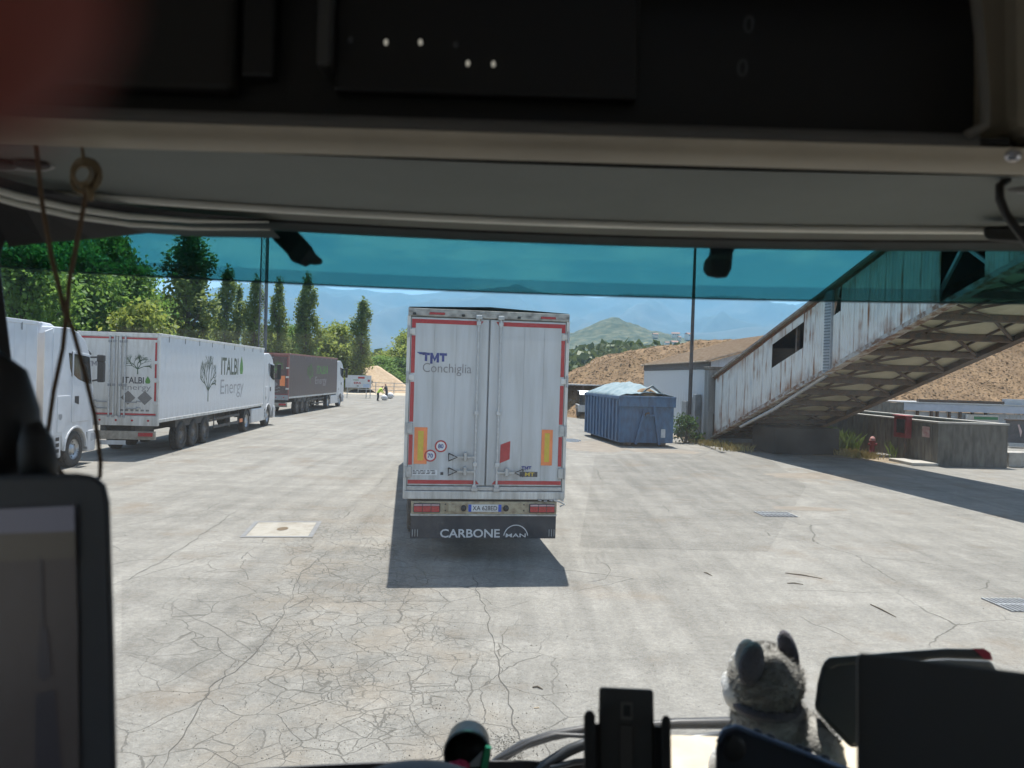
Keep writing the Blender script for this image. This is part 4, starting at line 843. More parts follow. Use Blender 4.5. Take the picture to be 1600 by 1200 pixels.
    # underside: deck sheets, cross beams, bracing
    nb = 17; sp_ = GL/nb
    for k in range(nb):
        t0 = k*sp_; t1 = t0+sp_
        ob('deck_sheet', MB().prism([(t0+0.01,zz(t0)-0.02),(t1-0.01,zz(t1)-0.02),(t1-0.01,zz(t1)+0.02),(t0+0.01,zz(t0)+0.02)], 0.09, GW-0.09, 'y'), khaki, g)
        ob('cross_beam', MB().prism([(t0-0.05,zz(t0)-0.24),(t0+0.05,zz(t0)-0.24+0.03),(t0+0.05,zz(t0)-0.03),(t0-0.05,zz(t0)-0.03)], 0.05, GW-0.05, 'y'), steeldark, g)
        ob('bottom_brace', MB().bar((t0,0.12,zz(t0)-0.13),(t1,GW/2,zz(t1)-0.15),0.08), steeldark, g)
        ob('bottom_brace', MB().bar((t0,GW-0.12,zz(t0)-0.13),(t1,GW/2,zz(t1)-0.15),0.08), steeldark, g)
        ob('bottom_brace', MB().bar((t0,GW/2,zz(t0)-0.11),(t0+sp_*0.55,0.12,zz(t0+sp_*0.55)-0.11),0.05), steeldark, g)
    for y in (1.0, 3.0):
        ob('stringer', MB().prism([(-0.1,zz(-0.1)-0.09),(GL,zz(GL)-0.09),(GL,zz(GL)-0.03),(-0.1,zz(-0.1)-0.03)], y-0.03, y+0.03, 'y'), steeldark, g)
    # cable pipe slung under the near edge
    ob('cable_pipe', MB().tube([(3.0,-0.1,zz(3)-0.42),(6,-0.1,zz(6)-0.45),(9.7,-0.1,zz(9.7)-0.25)],0.07,8), galv, g)
    # foot frame, added shade block and trestle at the upper end
    ob('foot_frame', MB().bx(-0.15,0.0,-0.08,0.08,-0.53,0.9).bx(-0.15,0.0,GW-0.08,GW+0.08,-0.53,0.9), steeldark, g)
    ob('foot_shade_block', MB().bx(2.0,4.2,0.9,GW-0.2,-0.53,zz(2.0)-0.05), M('foot_shade_dark', (0.045,0.042,0.04), 0.8), g, bevel=0.03)  # dark block added where only deep shade lies under the gallery
    tz = zz(23)-0.2
    for y in (0.1, GW-0.1): ob('trestle_leg', MB().bar((22.2,y,-0.53),(23,y,tz),0.25).bar((23.8,y,-0.53),(23,y,tz),0.25), steeldark, g)
    return g
GP = {}
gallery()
sgp = at(1209, 657, 34.2)
sb = thing('notice_board', 'small pale notice on thin post under the gallery foot', 'sign', (sgp.x, sgp.y, 0))
ob('panel', MB().bx(-0.35,0.35,-0.02,0.0,0.95,1.35), M('notice', (0.25,0.24,0.32), 0.6), sb); ob('post', MB().cyl((0,0.03,0),(0,0.03,1.35),0.03,n=8), galv, sb)
ob('panel_edge', MB().bx(0.3,0.42,-0.03,-0.02,1.05,1.36), white, sb)

# ================================================================== CONCRETE BASIN, HYDRANT, HOSE CABINET
def basin():
    b = thing('concrete_basin', 'low board-marked concrete basin with pale rim right of the gallery', 'basin', (16.3, 28.4, 0), R(2.2))
    # local: x right, y away
    w, l, h, t = 2.75, 11.0, 1.63, 0.22
    mb_f = MB().bx(0,w,0,t,0,h); ob('front_wall', mb_f, concrete, b, bevel=0.015)
    ob('left_wall', MB().bx(0.005,t,t,l,0,h-0.003), concrete, b, bevel=0.015)
    ob('right_wall', MB().bx(w-t,w-0.005,t,l,0,h-0.003), concrete, b); ob('back_wall', MB().bx(0.005,w-0.005,l,l+t,0,h-0.004), concrete, b)
    for k in range(22): ob('board_mark', MB().bx(-0.012,0.005,0.35+k*0.48,0.38+k*0.48,0.02,h-0.06), concrete, b)
    for z in (0.55,1.08): ob('board_mark', MB().bx(0.02,w-0.02,-0.012,0.0,z,z+0.03), concrete, b)
    ob('rim', MB().bx(-0.03,w+0.03,-0.03,t+0.02,h,h+0.07).bx(-0.03,t+0.02,t+0.022,l+t,h,h+0.07).bx(w-t-0.02,w+0.03,t+0.022,l+t,h,h+0.07), concrete_lt, b, bevel=0.01)
    ob('water', MB().add([(t,t,1.2),(w-t,t,1.2),(w-t,l,1.2),(t,l,1.2)], [(0,1,2,3)]), M('basin_water', (0.05,0.06,0.04), 0.1), b)
    ob('plinth', MB().bx(-1.0,0.0,-0.1,1.6,0,0.12), concrete_lt, b, bevel=0.02)
basin()
def from_px(px, py, Y, z=None):
    q = at(px, py, Y); return (q.x, q.y, q.z if z is None else z)
q = at(1421, 688, 30.6)
hc = thing('hose_cabinet', 'red fire hose cabinet on the concrete basin wall', 'hose cabinet', (16.17, 30.5, 0.92), R(2.2))
ob('case', MB().bx(-0.25,0.0,-0.45,0.45,0,0.88), redpaint, hc, bevel=0.02)
ob('glass_pane', MB().bx(-0.262,-0.25,-0.36,0.22,0.20,0.75), carglass, hc); ob('top_cap', MB().bx(-0.30,0.02,-0.5,0.5,0.88,0.92), M('cabinet_lid', (0.45,0.12,0.12), 0.5), hc, bevel=0.005)
ob('front_panel', MB().bx(-0.22,-0.03,-0.462,-0.45,0.06,0.82), redpaint, hc, bevel=0.01)
ob('feed_pipe', MB().cyl((-0.1,-0.2,-0.9),(-0.1,-0.2,0),0.05,n=8), steeldark, hc)
ns = thing('safety_sign', 'small faded red and white sign on the basin wall', 'sign', (16.26, 29.15, 1.05), R(2.2))
ob('plate', MB().bx(-0.015,0.0,-0.24,0.24,0,0.42), M('faded_red', (0.45,0.20,0.20), 0.6, scale=8, col2=(0.6,0.5,0.48)), ns)
q = grd(1366, 714)
hy = thing('fire_hydrant', 'dark red pillar fire hydrant on a concrete slab beside the weeds', 'hydrant', (q.x, q.y+0.2, 0.12))
ob('barrel', MB().lathe([(0.15,0),(0.15,0.04),(0.10,0.05),(0.095,0.48),(0.13,0.50),(0.13,0.56),(0.10,0.58),(0.09,0.66),(0.05,0.72),(0,0.73)], 18, 'z'), redpaint, hy, smooth=True)
for s in (-1, 1): ob('outlet', MB().cyl((0,0,0.40),(s*0.18,0,0.40),0.055,n=10), redpaint, hy)
ob('bonnet', MB().lathe([(0.135,0.56),(0.12,0.60),(0.11,0.655),(0.06,0.72),(0,0.735)], 18, 'z'), M('bonnet_pale', (0.45,0.22,0.20), 0.6), hy)
sl_ = ob('concrete_slab', MB().bx(q.x-0.6,q.x+1.25,q.y-0.25,q.y+0.75,0,0.12), concrete, bevel=0.02); tag(sl_, 'low concrete slab carrying the red hydrant', 'slab')
q = grd(1592, 730)
for k in range(2):
    o = ob('concrete_block', MB().bx(-0.25,0.25,-0.25,0.25,0,0.58), concrete_lt, loc=(q.x-0.25+0.42*k, q.y+0.1+0.15*k, 0.0), rot=(0,0,0.05*k), bevel=0.03)
    tag(o, 'pale concrete block at right edge, ' + ('nearer the basin corner' if k == 0 else 'farther from the basin corner'), 'block', 'blocks by the basin')

# ------------------------------------------------------------------ low building behind the basin
def back_building():
    p0 = at(1404, 655, 47.0)
    b = thing('bunker_building', 'long low bunker with blue-grey metal fascia and pale infill panels behind the basin', 'building', (p0.x, p0.y, 0), R(-3))
    bl = M('fascia_blue', (0.34,0.38,0.46), 0.5, scale=1.5, col2=(0.44,0.47,0.53)); pan = M('infill_pale', (0.50,0.52,0.55), 0.6, scale=2, col2=(0.42,0.44,0.46))
    ob('plinth', MB().bx(0,16,0.1,0.5,0,0.75), concrete, b)
    ob('fascia', MB().bx(-0.1,16,-0.25,0.3,1.55,2.02), bl, b, bevel=0.01); ob('roof_edge', MB().bx(-0.1,16,-0.3,4,2.03,2.10), galv, b)
    ob('roof_gutter', MB().bx(1.2,6.4,0.0,0.3,2.10,2.28), steeldark, b); ob('upper_panel', MB().bx(6.45,16,0.0,0.3,2.10,2.45), pan, b)
    xs = [0.25,1.15,2.0,2.35,3.1,3.75,4.5,5.3]
    for i, x in enumerate(xs):
        ob('post', MB().bx(x-0.06,x+0.06,-0.1,0.1,0.0,1.55), steeldark, b)
        if i < len(xs)-1: ob('infill_panel', MB().bx(x+0.06,xs[i+1]-0.06,0.12,0.18,0.75,1.5), pan, b)
    ob('infill_panel', MB().bx(5.36,16,0.12,0.2,0.75,1.5), pan, b)
    bd = ob('sign_board', MB().bx(4.0,6.0,-0.2,-0.13,0.75,1.42), M('board_beige', (0.42,0.38,0.32), 0.7, scale=4, col2=(0.5,0.48,0.45)), b)
    ob('sign_band', MB().bx(4.5,5.95,-0.21,-0.2,1.12,1.30), M('band_green', (0.03,0.16,0.06), 0.5), bd)
    for k in range(40): ob('mesh_wire', MB().bx(6.3+k*0.22,6.32+k*0.22,-0.08,-0.05,0.2,2.0), galv, b)
    w = thing('retaining_wall', 'grey board-marked concrete wall between gallery underside and bunker', 'wall', (at(1322,650,45.5).x, 45.5, 0), R(-3))
    for k in range(8): ob('wall_plank', MB().bx(k*0.43,0.42+k*0.43,0,0.2,0,2.05+0.02*(k%3)), concrete, w, bevel=0.01)
    d = thing('dark_skip', 'dark low skip beside the basin at the right edge', 'skip', (at(1572,700,39).x, 39.0, 0), R(-2))
    ob('side', MB().prism([(0,0.25),(0,1.4),(5,1.4),(5,0.25)], 0, 0.1, 'y'), M('skip_dark', (0.06,0.06,0.065), 0.7, scale=2, col2=(0.11,0.10,0.10)), d)
    ob('rim', MB().bx(-0.05,5,-0.05,0.15,1.4,1.48), steeldark, d); ob('skid', MB().bx(0.1,5,-0.1,0.3,0.05,0.25), galv, d)
    ob('pale_mark', MB().prism([(0.55,1.2),(0.62,1.22),(0.78,0.85),(0.72,0.55),(0.66,0.8)], -0.012, -0.002, 'y'), M('mark_pink', (0.55,0.40,0.38), 0.7), d)
back_building()

# ------------------------------------------------------------------ dark shelter and van behind the container
q = at(898, 640, 58.0)
sh = thing('open_shelter', 'dark open-fronted shelter between trailer and blue container', 'shelter', (q.x-1.6, 58.0, 0))
ob('back_wall', MB().bx(0,4.6,2.9,3.0,0,2.4), steeldark, sh); ob('roof', MB().bx(-0.2,4.8,-0.2,3.1,2.4,2.5), M('shelter_roof', (0.45,0.44,0.42), 0.7), sh)
for x in (0.05, 2.2, 4.5): ob('post', MB().bx(x-0.06,x+0.06,0,0.12,0,2.4), steeldark, sh)
ob('side_wall', MB().bx(0,0.05,0.1,2.9,0,2.4), steeldark, sh)
q = at(905, 640, 55.0)
vn = thing('loading_machine', 'small pale machine with sloped cab top beside the blue container', 'machine', (q.x, 55.0, 0))
ob('body', MB().bx(-0.1,1.6,0,2.4,0.45,1.0), galv, vn, bevel=0.05); ob('cab', MB().prism([(0.0,1.0),(0.0,1.7),(0.3,1.95),(2.2,1.95),(2.4,1.0)], 0.0, 1.5, 'x'), carglass, vn, bevel=0.03)
ob('roof_hatch', MB().prism([(-0.05,1.72),(0.3,1.97),(2.2,1.97),(2.2,2.03),(0.28,2.03),(-0.1,1.76)], 0.0, 1.5, 'x'), white, vn)
for y in (0.5, 1.9): ob('wheel', MB().cyl((-0.15,y,0.4),(0.1,y,0.4),0.4,n=16), rubber, vn); 
# ------------------------------------------------------------------ billboard, barriers, sacks on the far side
q = at(562, 600, 84.0)
bb = thing('billboard', 'white site billboard with red and dark lettering on posts past the maroon lorry', 'billboard', (q.x, q.y, 0))
ob('panel', MB().bx(-1.6,1.3,-0.03,0.03,1.15,2.55), white, bb)
for x in (-1.4,0.75,1.2): ob('post', MB().cyl((x,0.06,0),(x,0.06,2.55),0.045,n=8), galv, bb)
bp_ = Plane2((0,-0.035,0),(1,0,0),(0,0,1))
bp_.polys('lettering', [[(-0.2,2.18),(0.55,2.18),(0.55,2.40),(-0.2,2.40)]], red, bb); bp_.polys('lettering', [[(-0.75,1.98),(-0.1,1.98),(-0.1,2.05),(-0.75,2.05)]], inkgreen, bb)
bp_.text('lettering', 'ERS', -0.65, 0.15, 1.58, 1.80, red, bb, 0.03); bp_.polys('lettering', [[(0.9,1.85),(1.15,1.85),(1.15,2.1),(0.9,2.1)]], red, bb)
bp_.polys('lettering', [[(0.4,1.22),(1.1,1.22),(1.1,1.6),(0.4,1.6)]], M('print_pale_blue', (0.45,0.55,0.72), 0.5), bb); bp_.polys('lettering', [[(-0.3,1.3),(-0.1,1.3),(-0.1,1.4),(-0.3,1.4)]], ink, bb)
for k in range(4):
    f = thing('rail_fence', 'low pale rail fence along the far yard edge, ' + ['left end by the billboard','second bay from the billboard','third bay, behind the workers','right end by the trailer'][k], 'fence', (-21.5+5*k, 104, 0), 0, 'rail fence bays')
    for z in (0.5,1.0,1.5): ob('rail', MB().bx(0,4.98,-0.03,0.03,z-0.04,z+0.04), galv, f)
    for x in (0.05,2.5): ob('post', MB().bx(x-0.05,x+0.05,-0.05,0.05,0,1.6), galv, f)

# ================================================================== WOOD-CHIP HEAPS
def heap(name, label, crest, Yc, front, back, slope, x0, x1, nx, ny, seed, mat, rough=1.0, chips=0):
    o = thing(name, label, 'heap')
    def H(x, y):
        z = np.interp(x, [c[0] for c in crest], [c[1] for c in crest])
        d = (Yc - y) if y < Yc else (y - Yc)*0.8
        h = z - max(0, d - 0.8)*slope
        n = noise.noise(Vector((x*0.16, y*0.16, seed)))*0.9 + noise.noise(Vector((x*0.5, y*0.5, seed+3)))*0.38 + noise.noise(Vector((x*1.4, y*0.7, seed+5)))*0.15 + noise.noise(Vector((x*3.6, y*3.6, seed+7)))*0.05
        return h + n*rough
    vs = []; fs = []
    for j in range(ny+1):
        y = front + (back-front)*j/ny
        for i in range(nx+1):
            x = x0+(x1-x0)*i/nx; vs.append((x, y, max(-0.2, H(x, y))))
    for j in range(ny):
        for i in range(nx): fs.append((j*(nx+1)+i, j*(nx+1)+i+1, (j+1)*(nx+1)+i+1, (j+1)*(nx+1)+i))
    me = bpy.data.meshes.new('mound'); me.from_pydata(vs, [], fs); ob('mound', me, mat, o, smooth=True)
    if chips:
        V = []; F = []; rnd = random.Random(seed)
        for k in range(chips):
            x = rnd.uniform(x0, x1); y = rnd.uniform(front, Yc+1.5); z = H(x, y)
            if z < 0.1: continue
            l = rnd.uniform(0.03, 0.09)*(1.8 if rnd.random() < 0.05 else 1); w = l*rnd.uniform(0.25, 0.6)
            m = Euler((rnd.uniform(-0.2,0.9), rnd.uniform(-0.4,0.4), rnd.uniform(-0.9,0.9))).to_matrix(); b = len(V); c = Vector((x, y, z+0.03))
            for q in ((-l,-w,0),(l,-w,0),(l*0.8,w,0.02),(-l*0.9,w,0.02)): V.append(c + m @ Vector(q))
            F.append((b, b+1, b+2, b+3))
        me = bpy.data.meshes.new('wood_chips'); me.from_pydata(V, [], F); c = ob('wood_chips', me, chip_b, o); c['kind'] = 'stuff'
    return o
def cz(px, y, D): return (at(px, y, D).x, at(px, y, D).z)
heap('wood_chip_heap', 'huge brown wood-chip heap behind the shed and conveyor gallery', [(0.5,0.5),(3.2,2.2)] + [cz(*q, 62) for q in ((890,580),(935,563),(1000,553),(1045,541),(1120,535),(1200,528),(1300,524),(1600,530))] + [(60,8.5)], 62, 48.5, 76, 0.62, 0, 62, 240, 110, 11, chip, 0.7, 42000)
gq = grd(596, 624)
heap('sand_heap', 'small orange-brown sand heap beyond the workers', [(-30,0.6),(-25.5,1.2),(-23.0,3.6),(-20.5,3.9),(-18.2,2.6),(-16,1.0),(-12,0.8),(0,0.8),(5,0.7)], 113, 107, 120, 0.62, -32, 6, 120, 40, 4, sandm, 0.25)

# ================================================================== VEGETATION
def np_mesh(name, V, nq, mat):
    me = bpy.data.meshes.new(name); me.vertices.add(len(V)); me.vertices.foreach_set('co', V.astype(np.float32).ravel())
    me.loops.add(nq*4); me.loops.foreach_set('vertex_index', np.arange(nq*4, dtype=np.int32))
    me.polygons.add(nq); me.polygons.foreach_set('loop_start', np.arange(0, nq*4, 4, dtype=np.int32)); me.polygons.foreach_set('loop_total', np.full(nq, 4, dtype=np.int32))
    me.update(); me.validate(); me.materials.append(mat); return me
def leaves(centers, size, rs, flat=0.0):
    n = len(centers); a = rs.normal(size=(n,3)); a /= np.linalg.norm(a, axis=1)[:,None]
    b = rs.normal(size=(n,3)); b -= a*(a*b).sum(1)[:,None]; b /= np.linalg.norm(b, axis=1)[:,None]
    s = (size*rs.uniform(0.6,1.3,n))[:,None]; V = np.empty((n,4,3)); w = 0.62
    V[:,0] = centers - a*s; V[:,1] = centers + b*s*w - a*s*0.1; V[:,2] = centers + a*s; V[:,3] = centers - b*s*w + a*s*0.1
    return V.reshape(-1,3)
def crown_mesh(name, H, Rw, kind, mat, seed, ncl, per, leaf, z0=1.5):
    rs = np.random.RandomState(seed); cs = []; limbs = []
    for k in range(ncl):
        if kind == 'poplar':
            v = rs.uniform(0.0,1)**0.9; z = z0 + v*(H-z0)
            a = rs.uniform(0,6.283); env = Rw*min(1.0, (v*5+0.40))*(1-v**3.2)**0.8*(0.80+0.30*math.sin(v*19+seed+2*math.sin(a))+0.22*math.sin(a*2+v*11+seed*2)) + 0.10
            r = env*math.sqrt(rs.uniform(0.05,1)); sig = (0.20,0.20,0.50)
            c = (r*math.cos(a), r*math.sin(a), z)
            if k % 3 == 0: limbs.append(((0.25*c[0],0.25*c[1],max(z0*0.6,z-2.0)), c, 0.05))
        else:
            v = rs.uniform(0,1); z = z0 + v*(H-z0); lob = 1+0.22*math.sin(3*v*6.28+seed)
            env = Rw*math.sin(math.pi*min(1, 0.18+0.80*v))**0.7*lob
            r = env*math.sqrt(rs.uniform(0.12,1)); a = rs.uniform(0,6.283); r *= 0.8+0.35*math.sin(2*a+seed*1.3)+0.15*math.sin(5*a)
            sig = (0.5,0.5,0.38); c = (r*math.cos(a), r*math.sin(a), z)
            if k % 3 == 0: limbs.append(((0,0,max(z0*0.7,z*0.55)), c, 0.07))
        n = per if rs.rand() > 0.25 else per//2
        cs.append(np.array(c) + rs.normal(size=(n,3))*np.array(sig)*(Rw/3.0 if kind != 'poplar' else 1.0))
    P = np.concatenate(cs); return np_mesh(name, leaves(P, leaf, rs), len(P), mat), limbs
def trunk_mesh(H, r, limbs, seed):
    mb = MB(); rs = random.Random(seed)
    pts = [(0.12*noise.noise(Vector((seed,k,0)))*k, 0.12*noise.noise(Vector((seed,k,5)))*k, H*k/7*0.92) for k in range(8)]
    mb.tube(pts, [r*(1-0.12*k) for k in range(8)], 8)
    for a, b, q in limbs[:45]: mb.tube([a, (Vector(a)+Vector(b))*0.5+Vector((0,0,-0.15)), b], [q, q*0.7, q*0.3], 5)
    me = mb.mesh('trunk'); me.materials.append(bark); return me
PROTO = []
for i, (kind, H, Rw, mat, ncl, per, lf, z0) in enumerate([('poplar',15,1.75,poplarleaf,150,52,0.16,1.2),('poplar',15,2.1,poplarleaf,190,52,0.17,1.0),('poplar',15,1.5,poplarleaf,125,52,0.16,1.8),
        ('broad',11,4.2,broadleaf,230,60,0.20,1.5),('broad',11,3.6,olivleaf,200,60,0.20,1.2),('broad',11,4.6,broadleaf,260,60,0.20,1.0),('broad',7,3.4,olivleaf,150,60,0.22,0.4)]):
    cm, lb = crown_mesh('crown', H, Rw, kind, mat, 11+i, ncl, per, lf, z0)
    PROTO.append((cm, trunk_mesh(H, 0.24 if kind == 'poplar' else 0.30, lb, i), H, Rw))
def tree(pi, px, ytop, D, wid, label, group=None, name='tree', rz=None):
    cm, tm, H, Rw = PROTO[pi]; b = at(px, hor(px), D); top = at(px, ytop, D).z
    t = thing(name, label, 'tree', (b.x, D, 0), rz if rz is not None else random.uniform(0,6.28), group)
    sz = top/H; sx = wid/(2*Rw); t.scale = (sx, sx, sz)
    ob('crown', cm, None, t); ob('trunk', tm, None, t); return t
PG = 'poplars behind the parked lorries'
tree(1, 292, 350, 66, 5.4, 'largest poplar, broad dark column behind the lorry with tree emblem', PG, 'poplar_tree', 0.3)
tree(0, 352, 425, 78, 3.2, 'slim poplar just right of the largest poplar', PG, 'poplar_tree')
tree(2, 371, 452, 80, 2.0, 'thin short poplar between the slim poplar and the lattice mast', PG, 'poplar_tree')
tree(0, 396, 440, 76, 3.0, 'poplar half hidden behind the lattice mast', PG, 'poplar_tree')
tree(2, 433, 443, 86, 2.6, 'slim poplar first right of the lattice mast', PG, 'poplar_tree')
tree(1, 477, 437, 92, 3.9, 'ragged poplar with gaps, above the maroon trailer', PG, 'poplar_tree', 1.1)
tree(0, 564, 472, 108, 4.0, 'lone poplar above the billboard', PG, 'poplar_tree', 2.0)
BG = 'broad trees behind the lorries'
tree(3, 30, 392, 46, 7.0, 'leafy broad tree at the left windscreen edge', BG, 'broadleaf_tree')
tree(5, 112, 398, 52, 8.4, 'bright green broad tree above the leftmost white cab', BG, 'broadleaf_tree')
tree(4, 172, 366, 60, 6.0, 'tall broad tree with pointed top left of the largest poplar', BG, 'broadleaf_tree')
tree(3, 205, 425, 56, 6.4, 'rounded broad tree nearest the sky gap left of the largest poplar', BG, 'broadleaf_tree')
tree(6, 222, 488, 50, 6.0, 'yellow-green bush tree above the lettered trailer doors', BG, 'broadleaf_tree')
tree(4, 262, 470, 72, 5.0, 'olive broad tree at the foot of the largest poplar', BG, 'broadleaf_tree')
tree(5, 90, 330, 75, 9.0, 'dark broad tree crossing behind the hanging cord', BG, 'broadleaf_tree')
FG = 'far trees across the yard'
for i, (pi, px, yt, D, w, lab) in enumerate([(4,330,500,90,6,'olive tree low behind the slim poplars'),(6,415,520,96,7,'low round tree below the lattice mast'),(5,455,515,100,7,'low dark tree left of the ragged poplar'),
    (6,505,530,112,8,'low pale tree behind the maroon trailer front'),(4,527,510,118,8,'greyish-green round tree between ragged and lone poplars'),(6,540,545,112,7,'low bush tree left of the lone poplar'),
    (3,588,560,124,9,'dark low tree right of the lone poplar'),(6,606,555,130,9,'pale low tree behind the sand heap top'),(5,622,562,126,9,'dark low tree behind the sand heap right slope'),(4,640,520,132,10,'taller tree at the trailer left edge'),
    (3,660,520,134,10,'tree hidden behind the trailer, left half'),(5,572,575,122,8,'dense low tree behind the billboard'),(3,596,575,121,7,'dense low shrub tree straight above the workers')]):
    tree(pi, px, yt, D, w, lab, FG, 'broadleaf_tree')
# forest on rising ground, middle distance
def forest(name, label, fn, x0, x1, y0, y1, n, size, seed):
    rs = np.random.RandomState(seed); xs = rs.uniform(x0,x1,n); ys = rs.uniform(y0,y1,n); P = []
    for x, y in zip(xs, ys):
        h = fn(x, y); r = size*rs.uniform(0.6,1.3)
        d = rs.normal(size=(16,3)); d /= np.linalg.norm(d,axis=1)[:,None]; d[:,2] = np.abs(d[:,2])*1.2
        P.append(np.array((x, y, h)) + d*r*np.array((1,1,1.1)))
    P = np.concatenate(P); me = np_mesh(name, leaves(P, size*0.42, rs), len(P), forestm)
    o = ob(name, me, None, kind='stuff'); tag(o, label, 'forest'); return o
forestm = leafmat('forest_leaf', (0.045,0.075,0.025), (0.12,0.15,0.05), 0.25)
def terr(name, fn, x0, x1, y0, y1, nx, ny, mat):
    vs = [(x0+(x1-x0)*i/nx, y0+(y1-y0)*j/ny, 0) for j in range(ny+1) for i in range(nx+1)]
    vs = [(x, y, fn(x, y)) for x, y, _ in vs]
    fs = [(j*(nx+1)+i, j*(nx+1)+i+1, (j+1)*(nx+1)+i+1, (j+1)*(nx+1)+i) for j in range(ny) for i in range(nx)]
    me = bpy.data.meshes.new(name); me.from_pydata(vs, [], fs); o = ob(name, me, mat, smooth=True); o['kind'] = 'structure'; return o
woodm = M('hillside', (0.045,0.06,0.025), 0.95, scale=0.02, col2=(0.16,0.15,0.09), sharp=(0.38,0.62), det=9)
def ridge_fn(x, y):       # low wooded rise just behind the chip heap
    c = np.interp(x, [-120,20,32,60,110,200,400],[3,7,12.0,11.5,8,6,5])
    return c*max(0.0, 1-((y-300)/110.0)**2) - 1.0
terr('wooded_rise', ridge_fn, -300, 500, 190, 410, 80, 24, woodm)
forest('forest', 'dense green wood on the low rise behind the chip heap', ridge_fn, -160, 260, 215, 330, 1100, 4.2, 5)
px_, pz_ = cz(957, 494, 1250)
def hill_fn(x, y):
    d = math.hypot((x-px_)/1.0, (y-1250)/1.5); u = x-px_
    base = np.interp(u, [-600,-330,-120,-60,0,60,130,230,320,450,900], [5,30,58,64,68,70,72,74,70,55,10])
    z = base*math.exp(-((y-1280)/300.0)**2) + (pz_-69)*math.exp(-(d/66.0)**1.25)*1.06
    z += (noise.noise(Vector((x*0.018,y*0.018,2)))*6 + noise.noise(Vector((x*0.05,y*0.05,4)))*3)*min(1, z/40)
    return z - 2
terr('cone_hill', lambda x, y: hill_fn(x, y) + abs(noise.noise(Vector((x*0.13,y*0.13,1))))*3.0, px_-600, px_+900, 850, 1500, 300, 120, M('hill_wood', (0.028,0.048,0.022), 0.95, scale=0.07, col2=(0.105,0.11,0.06), sharp=(0.42,0.64), det=12, bump=0.6, bscale=0.2))
# village houses below the cone hill
hm = [M('house_wall%d' % i, c, 0.8) for i, c in enumerate(((0.72,0.68,0.60),(0.66,0.58,0.47),(0.75,0.74,0.72)))]; rm_ = M('house_roof', (0.33,0.17,0.11), 0.85)
hw = [MB().bx(-6,6,-4.5,4.5,-4,6).mesh('wall') for _ in range(3)]
for a, b in zip(hw, hm): a.materials.append(b)
hr = MB().prism([(-5,6),(0,8.6),(5,6)], -6.5, 6.5, 'x').mesh('roof'); hr.materials.append(rm_)
hwin = MB().bx(-1,1,-0.15,0,0,1.6).mesh('window'); hwin.materials.append(carglass)
rv = random.Random(5)
for k in range(30):
    x = px_ + rv.uniform(40, 420); y = rv.uniform(1060, 1230)
    h = thing('village_house', 'tiny pale house with terracotta roof in the distant village below the cone hill', 'house', (x, y, hill_fn(x, y)+3.5), rv.uniform(-0.6,0.6), 'distant village houses')
    s_ = rv.uniform(0.5, 0.95); h.scale = (s_*rv.uniform(0.8,1.5), s_, s_)
    ob('wall', hw[k % 3], None, h); ob('roof', hr, None, h)
    for q in (-3,0,3): ob('window', hwin, None, h, loc=(q,-4.5,2.5))
# mountains
mtm = M('mountain', (0.028,0.045,0.035), 0.95, scale=0.0016, col2=(0.085,0.085,0.07), sharp=(0.45,0.72), det=10)
def mountain(name, D, prof, depth, seed, rough):
    xs = [at(px, y, D).x for px, y in prof]; zs = [at(px, y, D).z for px, y in prof]
    def fn(x, y):
        c = np.interp(x, xs, zs); t = (y-(D-depth))/depth; t = max(0, min(1, t)) if y <= D else max(0, 1-(y-D)/depth*1.5)
        n = 0
        for o_ in range(5): 
            f = 2**o_/900.0; n += (1-abs(noise.noise(Vector((x*f, y*f*0.6, seed+o_))))*2)/2**o_
        prof_ = t**1.25
        return c*prof_ + (n-0.9)*rough*math.sin(math.pi*min(1, t*0.93+0.0))*c*0.5 - 5
    return terr(name, fn, -7500, 8500, D-depth, D+600, 260, 60, mtm)
mountain('mountain', 6200, [(-900,470),(-200,452),(0,470),(120,462),(240,478),(330,452),(430,440),(520,448),(580,452),(640,464),(660,463),(700,455),(760,449),(840,451),(900,456),(940,463),(985,461),(1040,452),(1080,457),(1140,467),(1190,466),(1215,473),(1260,470),(1330,480),(1500,470),(1800,455),(2300,480)], 2600, 1, 0.55)
mountain('mountain', 4200, [(-900,560),(200,520),(380,500),(470,495),(560,520),(620,535),(700,520),(820,500),(900,515),(1000,538),(1080,520),(1180,508),(1300,505),(1500,500),(2000,520)], 1500, 9, 0.6)

# weeds, bush, dry grass
def tuft(name, label, cat, pts, hh, n, mat, seed, w=0.02, lean=0.5):
    rs = random.Random(seed); V = []; F = []
    for k in range(n):
        c = rs.choice(pts); x = c[0]+rs.gauss(0,c[2]); y = c[1]+rs.gauss(0,c[2]*0.8); h = hh*rs.uniform(0.4,1.1); a = rs.uniform(0,6.28); l = rs.uniform(0,lean)*h; b = len(V)
        dx, dy = math.cos(a), math.sin(a); ww = w*rs.uniform(0.6,1.4)
        V += [(x-dy*ww,y+dx*ww,0),(x+dy*ww,y-dx*ww,0),(x+dx*l*0.4+dy*ww*0.8,y+dy*l*0.4-dx*ww*0.8,h*0.6),(x+dx*l,y+dy*l,h),(x+dx*l*0.4-dy*ww*0.8,y+dy*l*0.4+dx*ww*0.8,h*0.6)]
        F.append((b,b+1,b+2,b+3,b+4))
    me = bpy.data.meshes.new(name); me.from_pydata(V, [], F); o = ob(name, me, mat, kind='stuff'); return tag(o, label, cat)
def gp(px, py, s): q = grd(px, py); return (q.x, q.y, s)
tuft('weeds', 'tall green weeds growing at the basin wall left of the hydrant', 'weeds', [gp(1290,700,0.45),(grd(1300,697).x,grd(1300,697).y,0.4),gp(1275,695,0.4),gp(1318,705,0.3)], 1.0, 900, greengrass, 3, 0.03, 0.8)
